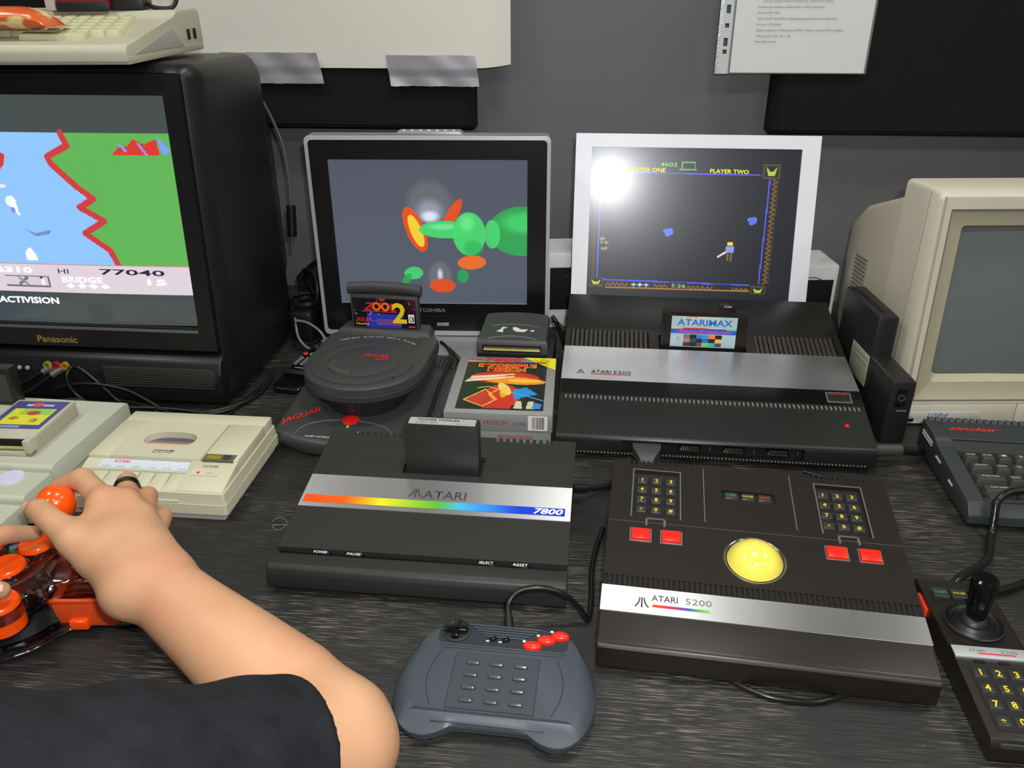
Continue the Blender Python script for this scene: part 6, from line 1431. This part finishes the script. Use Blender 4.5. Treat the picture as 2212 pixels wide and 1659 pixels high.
def person():
    t = thing('person', 'person in a black T-shirt gripping the orange ball of the see-through joystick', 'person', 0, 0, 0, 0)
    f = Field((-80, -8, -1.5), (-3, 72, 52), .3)
    # right arm
    El = (-12.4, 42.4, 4.3); Sh = (-30, 24.5, 16)
    f.chain([(-31.0, 54.0, 10.6), (-26.0, 50.9, 8.7), (-21.2, 48.0, 6.9), (-17.0, 45.4, 5.6), (-13.4, 42.9, 4.6)], [2.75, 3.2, 3.8, 4.15, 3.85], 1.0)
    f.cone(El, (-11.7, 41.7, 4.2), 3.5, 3.2, 1.2)
    f.chain([(-13.2, 41.8, 5.0), (-16.9, 37.4, 7.6), (-23, 31, 11.8), Sh], [4.1, 4.3, 4.8, 6.0], 2.0)
    # right hand: palm, knuckles, five fingers
    W1, W2, WM = (-28.8, 54.0, 10.0), (-31.0, 51.9, 10.2), (-29.9, 52.9, 10.3)
    f.cone(W1, W2, 1.9, 1.9, 1.2)
    I, M, Rg, Pk = (-36.0, 60.3, 13.1), (-34.2, 60.4, 12.8), (-32.6, 59.4, 11.9), (-31.2, 58.0, 10.9)
    up = (-.1, -.35, .93)
    f.cone(W2, I, 2.0, 1.25, 1.5); f.cone(WM, M, 2.1, 1.2, 1.4); f.cone(WM, Rg, 2.0, 1.15, 1.4); f.cone(W1, Pk, 1.9, 1.1, 1.4)
    f.cone((-33.5, 56.0, 11.6), (-31.5, 55.6, 11.0), 2.0, 1.9, 1.6)
    f.chain([I, (-39.6, 63.8, 13.3), (-42.3, 64.45, 12.0), (-43.4, 63.9, 10.4)], [1.2, 1.02, .88, .74], .5)
    f.cone((-39.6, 63.7, 13.1), (-39.5, 63.6, 13.1), 1.06, 1.06, .4)
    f.chain([M, (-36.3, 65.2, 12.0), (-38.3, 65.8, 9.4), (-38.4, 64.8, 7.8)], [1.1, 1.0, .85, .72], .4)
    f.chain([Rg, (-34.2, 64.4, 11.0), (-36.3, 65.0, 8.5), (-36.3, 64.0, 7.0)], [1.05, .92, .8, .7], .35)
    f.chain([Pk, (-32.3, 62.7, 9.9), (-34.3, 63.2, 7.7), (-34.4, 62.3, 6.5)], [.98, .84, .72, .62], .35)
    for p, r in ((I, 1.2), (M, 1.18), (Rg, 1.1), (Pk, 1.0)): f.cone(p, (p[0] - .05, p[1] + .1, p[2] + .12), r, r, .5)
    f.chain([(-32.0, 53.6, 10.4), (-34.6, 54.6, 11.4), (-36.6, 55.7, 12.4)], [1.75, 1.75, 1.4], 1.3)
    f.chain([(-36.6, 55.7, 12.4), (-39.5, 57.7, 13.0), (-41.3, 59.2, 13.0), (-42.4, 60.1, 12.6)], [1.36, 1.12, 1.05, .84], .6)
    f.cone((-36.4, 56.6, 11.8), (-36.2, 59.2, 12.2), 1.1, 1.1, 1.4)
    # torso, neck, head (outside the picture) and the left arm reaching for the buttons
    f.chain([Sh, (-46, 17, 20), (-61, 27, 20)], [6.5, 10, 6.5], 4.0); f.cone((-46, 17, 20), (-46, 6, 14), 10, 11, 4.0)
    f.chain([(-46, 20, 27), (-45.5, 25, 33)], [5.6, 5.4], 2.5)
    hd = (-45.5, 28.5, 39.5); f.cone((hd[0], hd[1] - 2.5, hd[2] + 1.5), hd, 7.2, 7.0, 2.0); f.cone((hd[0], hd[1] + 2.5, hd[2] - 2.0), (hd[0], hd[1] + 3.6, hd[2] - 4.6), 5.4, 4.4, 2.0)
    f.cone((hd[0], hd[1] + 7.2, hd[2] + .6), (hd[0], hd[1] + 8.4, hd[2] - 1.6), .7, 1.0, .8)
    for sx in (-1, 1): f.cone((hd[0] + sx * 7.2, hd[1] - .6, hd[2] + 1.0), (hd[0] + sx * 7.2, hd[1] - .4, hd[2] - 1.6), 1.2, .9, .6)
    f.chain([(-61, 27, 20), (-67, 34, 13), (-71.5, 42, 6), (-66, 48.5, 7), (-59.5, 54, 8.2)], [6.5, 5.0, 4.2, 4.0, 2.7], 1.8)
    LW = (-58.5, 54.8, 8.3)
    f.cone(LW, (-52.4, 59.4, 9.2), 2.2, 1.2, 1.3); f.cone(LW, (-53.2, 61.2, 9.0), 2.1, 1.15, 1.3); f.cone(LW, (-54.6, 62.6, 8.6), 1.9, 1.1, 1.3); f.cone(LW, (-56.2, 63.2, 8.0), 1.7, 1.0, 1.3)
    f.chain([(-52.4, 58.6, 9.2), (-48.6, 59.2, 9.2), (-46.7, 61.7, 8.6), (-45.5, 63.7, 7.2)], [1.15, 1.0, .92, .76], .4)
    f.chain([(-53.8, 60.8, 9.0), (-53.6, 64.0, 8.6), (-53.0, 65.4, 7.4), (-52.6, 66.0, 6.4)], [1.12, .95, .85, .72], .35)
    f.chain([(-55.4, 61.8, 8.6), (-55.6, 64.8, 8.2), (-55.2, 66.0, 7.0), (-55, 66.4, 6.2)], [1.05, .9, .8, .7], .35)
    f.chain([(-57, 62.4, 8.0), (-57.4, 64.8, 7.6), (-57.2, 65.8, 6.6), (-57, 66.2, 6.0)], [.95, .8, .72, .62], .35)
    f.chain([LW, (-53.6, 54.6, 8.4), (-48.0, 53.6, 8.3), (-45.0, 54.6, 8.0), (-43.9, 55.3, 7.4)], [2.0, 1.6, 1.2, 1.05, .82], .8)
    body = link('body', f.mesh('body', 3), skin_mat(), t)
    nail = mat('fingernail', (240, 176, 160), .25)
    def fingernail(c, n, tip, w, l):
        n, tp = Vector(n).normalized(), Vector(tip); M = frame(c, tp.cross(n), tp)
        b = MB(); rings = []
        for k in range(7):
            v = -1 + 2 * k / 6; ww = w * (1 - .35 * abs(v) ** 3)
            rings.append([(ww * math.cos(a), v * l, .16 * math.sin(a) + .1 * (1 - (math.cos(a)) ** 2)) for a in [PI * j / 8 for j in range(9)]] + [(ww * math.cos(a), v * l, -.05) for a in [PI - PI * j / 8 for j in range(1, 8)]])
        b.loft(rings).build('fingernail', nail, body, 60, M=M)
    fingernail((-42.45, 59.45, 13.1), (-.62, -.62, .5), (-.72, .62, -.2), .5, .62)
    fingernail((-44.0, 54.75, 8.05), (.1, -.55, .83), (.86, .45, -.25), .52, .6)
    # ring on the middle finger
    p0, p1 = Vector(M), Vector((-36.3, 65.2, 12.0)); ax = (p1 - p0).normalized()
    c = p0 + (p1 - p0) * .62
    MB().lathe([(1.06, -.32), (1.2, -.3), (1.22, .3), (1.06, .32)], 28, Matrix.Translation(c) @ ax.to_track_quat('Z', 'Y').to_matrix().to_4x4(), caps=False).build('ring', mat('dark_steel', (52, 52, 56), .25, metal=.9), t, 60, label='dark metal finger ring')
    # hair
    h = Field((-56, 14, 30), (-35, 42, 52), .4)
    h.cone((hd[0], hd[1] - 3.2, hd[2] + 2.2), (hd[0], hd[1] - 2.2, hd[2] + 2.4), 7.6, 7.4, 1); h.cone((hd[0], hd[1] + 7, hd[2] - 4), (hd[0], hd[1] + 10, hd[2] - 8), 6.2, 7, .5, sub=True)
    link('hair', h.mesh('hair', 2), mat('dark_brown_hair', (52, 38, 30), .6, bump=(400, .8)), t)
    for sx in (-1, 1):
        e = MB(); bmesh.ops.create_uvsphere(e.bm, u_segments=14, v_segments=10, radius=1.1); e.build('eye', WHT, t, 80, M=T(hd[0] + sx * 2.6, hd[1] + 6.0, hd[2] + .4))
    MB().tube([(hd[0] - 2, hd[1] + 7.0, hd[2] - 4.6), (hd[0], hd[1] + 7.8, hd[2] - 4.8), (hd[0] + 2, hd[1] + 7.0, hd[2] - 4.6)], .4, 8).build('mouth', mat('lips', (190, 110, 100), .5), t, 60)
    # T-shirt: sleeve shells around the upper arms and the trunk
    g = Field((-74, -28, -10), (-7, 48, 34), .3)
    def wrap(p, q, r0, r1, k=2.0): g.cone(p, q, r0, r1, k)
    HM = Vector((-16.0, 38.6, 7.3)); ud = (Vector(Sh) - HM).normalized()
    wrap(HM, (-23, 31, 11.8), 5.3, 6.5); wrap((-23, 31, 11.8), Sh, 6.7, 8.0); wrap(Sh, (-46, 15, 20), 8.0, 12.5, 4); wrap((-46, 15, 20), (-46, -6, 6), 12.5, 14.5, 4); wrap((-46, -6, 6), (-46, -12, 2), 14.5, 14.5, 4)
    wrap((-46, 15, 20), (-61, 27, 20), 12, 8.2, 4); wrap((-61, 27, 20), (-67, 35, 12.5), 8.2, 6.6)
    # folds
    sl, (X, Y, Z) = g.box((-74, -28, -10), (-7, 48, 34))
    g.d += (.12 * np.sin(.9 * X + .55 * Y + 1.3 * np.sin(.35 * Z)) + .28 * np.exp(-((X * .66 + Y * -.5 + 46.2) / .8) ** 2)).astype(np.float32)
    # open hem, collar and waist
    hc = HM + ud * -1.6; cutx = (X - hc.x) * -ud.x + (Y - hc.y) * -ud.y + (Z - hc.z) * -ud.z
    near = (X > -26) & (Y > 30)
    g.d = np.where(near, np.maximum(g.d, cutx - .0), g.d)
    g.cone(HM - ud * 8, HM + ud * 1.0, 4.7, 4.6, sub=True)
    l0 = Vector((-67, 35, 12.5)); lud = (Vector((-61, 27, 20)) - l0).normalized(); lc = l0 - lud * 2
    cl = (X - lc.x) * -lud.x + (Y - lc.y) * -lud.y + (Z - lc.z) * -lud.z; g.d = np.where((X < -60) & (Y > 26), np.maximum(g.d, cl), g.d)
    g.cone((-46, 21, 29), (-45.5, 27, 37), 6.4, 6.6, sub=True)
    shirt = mat('black_jersey', (28, 29, 32), .85, bump=(500, .6), var=(60, .25), spec=.25)
    link('t_shirt', g.mesh('t_shirt', 4), shirt, t)
    # jeans and shoes (below the table, outside the picture)
    jm = mat('dark_jeans', (40, 46, 62), .8, bump=(600, .4))
    b = MB().tube([(-46, -4, 6), (-46, -13, -2), (-46, -16, -10)], lambda u: 13.2 - 1.2 * u, 16)
    b.build('trousers_seat', jm, t, 60)
    for sx in (-1, 1):
        MB().tube([(-46 + sx * 6.2, -14, -6), (-46 + sx * 8, -12, -32), (-46 + sx * 8.5, -16, -69)], lambda u: 8.4 - 3.0 * u, 14).build('trouser_leg', jm, t, 60)
        MB().hull8([(-46 + sx * 8.5 - 4.6, -24, -76), (-46 + sx * 8.5 + 4.6, -24, -76), (-46 + sx * 8.5 + 4.2, 4, -76), (-46 + sx * 8.5 - 4.2, 4, -76), (-46 + sx * 8.5 - 3.6, -23, -68), (-46 + sx * 8.5 + 3.6, -23, -68), (-46 + sx * 8.5 + 3.4, 2, -72), (-46 + sx * 8.5 - 3.4, 2, -72)], 1.2, 3).build('shoe', RUB, t, 60)
person()
# ------------------------------------------------------------------ cables, plugs and small odds and ends
CB = mat('black_cable', (20, 20, 20), .35)
plugm = mat('plug_steel', (190, 190, 190), .25, metal=.9)
G = 'loose black cables before the tube television'
cable('av_cable', 'black cable with steel plug, leftmost in the television front jacks', [(-64.6, 104.6, 5.7), (-66.2, 104.2, 5.0), (-69, 104.0, 3.6), (-73, 103.9, 2.6), (-78, 104, 1.5)], .32, CB, [('plug', (-64.3, 104.8, 5.8), (-66.0, 104.25, 5.1), .5, plugm)])
cable('av_cable', 'black cable with red-banded steel plug in the middle television jack', [(-63.1, 104.4, 5.6), (-64.9, 103.7, 4.6), (-68, 103.4, 2.6), (-73, 103.2, 1.0), (-78, 103.6, .5)], .32, CB, [('plug', (-63.0, 104.5, 5.7), (-64.6, 103.8, 4.8), .5, plugm), ('red_band', (-62.75, 104.6, 5.85), (-63.2, 104.4, 5.6), .55, RED)])
cable('av_cable', 'black cable dropping in an arc from the television front jacks', [(-62.0, 104.6, 5.7), (-62.4, 103.7, 5.0), (-62.3, 103.3, 3.4), (-61.2, 103.2, 1.6), (-59, 102.6, .7), (-56.2, 101.9, .45)], .3, CB)
cable('av_cable', 'black cable rising in a hump beside the television front jacks', [(-61.9, 104.9, 5.5), (-60.8, 104.0, 5.9), (-59.3, 103.7, 4.8), (-57.4, 103.6, 2.6), (-55.6, 103.0, 1.0), (-53.4, 102.6, .5)], .32, CB)
cable('power_cable', 'black cable arching over the speaker grille of the tube television', [(-64.5, 103.6, 2.8), (-61.2, 103.4, 3.6), (-57.4, 103.2, 3.5), (-54.0, 103.0, 2.7), (-51.4, 102.4, 1.5), (-49.6, 102.0, .5)], .26, CB)
cable('power_cable', 'black cable lying in a low hump along the television base', [(-73.5, 102.4, .5), (-67.2, 102.6, .6), (-62.4, 102.5, 1.6), (-59.2, 102.2, 1.2), (-56.5, 101.4, .5)], .3, CB)
cable('power_cable', 'longest black cable running along the foot of the television', [(-69.7, 101.8, .4), (-64.4, 101.9, .4), (-57.9, 101.2, .4), (-48.0, 100.6, .4), (-41.7, 101.0, .5), (-37.2, 105, .5), (-36.2, 112, .6)], .28, CB)
cable('power_cable', 'black cable strand between the recorder and the television corner', [(-55.2, 100.2, .35), (-50.3, 99.9, .35), (-45.2, 99.9, .35), (-39.6, 101.6, .35), (-37.4, 107, .35)], .28, CB)
cable('power_cable', 'black cable loop behind the recorder and the pale console', [(-54.4, 98.4, .35), (-52.1, 97.2, .4), (-50.0, 97.3, .4), (-48.8, 98.4, .5), (-47, 99.2, .7), (-44.2, 99.0, .35)], .26, CB)
cable('power_cable', 'black cable strand nearest the pale console back edge', [(-70, 100.4, .4), (-64, 100.3, .9), (-58.5, 100.0, 1.1), (-53.5, 99.2, .9), (-48.5, 98.0, .6), (-43.5, 98.0, .4), (-40.2, 99.6, .35)], .27, CB)
cable('power_cable', 'black cable doubled over the bundle below the speaker grille', [(-66, 101.1, 1.0), (-60.6, 101.0, 1.3), (-55.4, 100.8, 1.2), (-50.0, 100.8, 1.1), (-45.4, 100.4, .9), (-42.0, 99.6, .6), (-42.6, 98.6, .4), (-46, 98.4, .9), (-49, 99.3, 1.3)], .26, CB)
cable('thin_cable', 'thin black cable running from the television corner to the recorder', [(-37.0, 109.3, .3), (-38.3, 105.4, .25), (-39.2, 101.1, .25), (-40.6, 97.0, .25), (-41.4, 94.0, .25)], .2, CB)
cable('power_cable', 'black cable curling down behind the recorder back edge', [(-56.3, 103.4, 1.2), (-50.8, 101.2, 1.1), (-47.2, 99.6, .9), (-45.9, 97.2, .35), (-44.4, 95.2, .35)], .26, CB)
cable('aerial_cable', 'thin cable with black plug hanging down the television side', [(-38.4, 133.2, 37.6), (-37.4, 133.8, 34.6), (-36.4, 133.9, 31.0), (-36.0, 133.6, 26.4), (-36.0, 133.0, 21.4), (-36.2, 132.6, 18.6), (-36.6, 132.6, 14)], .22, mat('grey_cable', (92, 92, 90), .35), [('plug', (-36.0, 133.0, 21.4), (-36.3, 132.6, 16.4), .75, RUB)])
cable('grey_cable', 'shiny cable coiled in a loop beside the flat television', [(-35.4, 124.6, 4.6), (-33.4, 124.2, 4.4), (-31.2, 123.0, 3.4), (-30.3, 122.2, 2.0), (-31.2, 121.7, .9), (-33.0, 121.9, .8), (-34.6, 122.9, 2.0), (-35.2, 124, 3.6), (-36, 127, 4.2)], .22, mat('shiny_cable', (120, 120, 118), .2))
cable('power_cable', 'black cable rising behind the left edge of the flat television', [(-31, 133.8, .4), (-33.6, 133.6, 5), (-35, 133.4, 9.0), (-33.6, 132.9, 11.2), (-31.4, 132.6, 12.2), (-28, 133, 12)], .45, CB)
cable('speaker_cable', 'black cable hanging behind the gold-contact cartridge', [(6.4, 121.4, 6.4), (7.0, 121.0, 5.7), (7.7, 120.8, 4.0), (8.3, 120.6, 2.0), (8.8, 120.6, .4)], .35, CB)
cable('speaker_cable', 'black cable crossing towards the wedge console rear corner', [(6.7, 123.4, 4.9), (7.6, 122.6, 4.5), (8.5, 122.0, 3.6), (9.3, 121.4, 2.0), (9.4, 121, .4)], .35, CB)
cable('power_cable', 'black cable draped over the right flank of the red-lettered console', [(-10.6, 112.6, 5.8), (-9.4, 110.4, 5.7), (-8.8, 107.4, 5.3), (-9.6, 102.6, 4.75), (-10.2, 98.2, 4.3), (-10.6, 94.4, 3.9), (-11.4, 91, 3.4)], .26, CB)
cable('power_cable', 'short black cable end beside the upper silver game box', [(-9.4, 110.6, 5.7), (-8.2, 108.6, 5.4), (-7.0, 107.4, 4.2), (-6.8, 108, 1.2), (-6.6, 110, .3)], .3, CB)
cable('controller_cable', 'black cable looping up behind the slate grey gamepad', [(-.35, 55.9, 2.0), (-.43, 57.2, 2.5), (-.34, 58.4, 3.2), (.72, 59.0, 4.0), (2.63, 59.1, 4.2), (4.56, 59.1, 3.5), (6.12, 59.2, 1.8), (7.0, 59.2, .32), (7.6, 62, .32), (8.0, 66, .32), (8.7, 69.5, .32), (9.9, 73.5, .32)], .29, CB, [('strain_relief', (-.3, 55.4, 1.9), (-.4, 57.2, 2.4), .42, RUB)])
cable('power_cable', 'black plug and cable on the right side of the rainbow console', [(7.2, 79.0, 1.9), (8.9, 79.7, 1.4), (11.0, 81.4, .6), (13, 83.5, .35)], .35, CB, [('plug', (6.9, 78.9, 2.0), (8.6, 79.6, 1.5), .55, RUB)])
cable('controller_cable', 'black cable curling from the narrow controller to the charcoal computer', [(41.9, 61.9, 1.4), (44.0, 63.4, 1.9), (47.8, 66.2, 1.3), (50.0, 69.2, .6), (51.4, 71.6, .7), (51.9, 72.7, 2.2), (52.4, 73.6, 3.6), (54.0, 74.2, 4.4), (57, 73.9, 4.7)], .42, mat('glossy_cable', (26, 26, 25), .22))
cable('controller_cable', 'black cable leaving the narrow controller towards the right edge', [(43.0, 61.7, 1.0), (45.6, 62.2, .8), (48.4, 62.9, .6), (51.7, 64.4, .45), (56, 66, .45)], .38, CB)
cable('thin_cable', 'thin cable beside the red side button of the narrow controller', [(37.0, 63.2, .35), (38.6, 63.2, 1.2), (39.6, 62.7, 1.7), (40.6, 62.4, 1.5)], .16, MATS['grey_cable'])
cable('power_cable', 'glossy black cable peeping out under the trackball controller', [(18.4, 51.9, .28), (20.7, 50.2, .28), (22.9, 49.5, .28), (25.6, 49.4, .28), (28.6, 50.4, .28)], .26, MATS['glossy_cable'])
cable('power_cable', 'black cable with grey plug in the side of the wedge console', [(44.6, 86.9, 2.1), (48.0, 87.2, 1.9), (51.0, 87.9, 1.2), (53.5, 90.6, .5), (54.5, 94.2, .5)], .42, CB, [('plug', (44.45, 86.9, 2.1), (48.0, 87.2, 1.9), .8, GREY), ('strain_relief', (48.0, 87.2, 1.9), (50.4, 87.7, 1.4), .6, RUB)])
cable('thin_cable', 'thin black cable between the wedge console and the trackball', [(35.6, 85.0, .25), (36.8, 84.2, .25), (38.1, 83.3, .25), (39.4, 81.6, .25)], .2, CB)
# plug in the first port of the wedge console
pl = thing('port_plug', 'grey plug in the first front port of the wedge console', 'plug', 16.6, 87.1, 0, -.115)
MB().loft([[(-1.75, .9, 1.3), (1.75, .9, 1.3), (1.75, .9, 2.6), (-1.75, .9, 2.6)], [(-1.7, -.2, 1.3), (1.7, -.2, 1.3), (1.7, -.2, 2.6), (-1.7, -.2, 2.6)], [(-.9, -1.6, 1.1), (.9, -1.6, 1.1), (.9, -1.6, 2.0), (-.9, -1.6, 2.0)], [(-.7, -2.1, .7), (.7, -2.1, .7), (.7, -2.1, 1.6), (-.7, -2.1, 1.6)]]).build('plug_body', GREY, pl, 40)
MB().tube([(0, -2.0, 1.1), (.1, -3.0, .7), (.4, -4.6, .35), (1.2, -6.8, .35)], .33, 8).build('cord', CB, pl, 60)
# dark box behind the flat television
bx = thing('black_box', 'black box behind the left edge of the flat television', 'box', -33.0, 135.4, 0, -.1)
MB().box(-4.6, 12, 0, 10, 0, 8.4, .4).build('case', BLK, bx); MB().box(-4.4, 11.8, -.1, .2, 4.9, 5.6, .2).build('rounded_rib', mat('worn_olive', (66, 66, 58), .4), bx)
ad = thing('power_adapter', 'black mains adapter with thick cable loops beside the television', 'power supply', -34.8, 126.4, 0, -.2)
MB().box(-2.4, 1.6, 0, 6.4, 0, 5.2, .6, 3).build('case', RUB, ad)
MB().lathe([(2.2, -.5), (2.6, 0), (2.2, .5)], 20, T(-.6, 3.4, 6.0), caps=False).build('coiled_cable', mat('glossy_cable'), ad, 60)
MB().tube([(1.2, 3, 5.4), (1.8, 3.4, 8), (1.0, 4.6, 10.2), (-.8, 5.4, 10.8), (-2.0, 5.2, 9.2)], .45, 10).build('cable_loop', RUB, ad, 60)
# bit of grey thread on the table
MB().tube([(-26.9, 75.4, .06), (-26.5, 75.95, .08), (-25.8, 75.9, .1), (-25.3, 75.4, .12), (-25.1, 74.8, .08), (-25.5, 74.0, .06), (-26.1, 73.9, .06), (-26.6, 74.4, .08), (-26.3, 74.6, .12), (-25.2, 74.75, .1)], .035, 5).build('thread', mat('grey_thread', (120, 124, 128), .7), None, 60)
tag(bpy.data.objects['thread'], 'curl of grey thread on the table beside the rainbow console', 'thread')
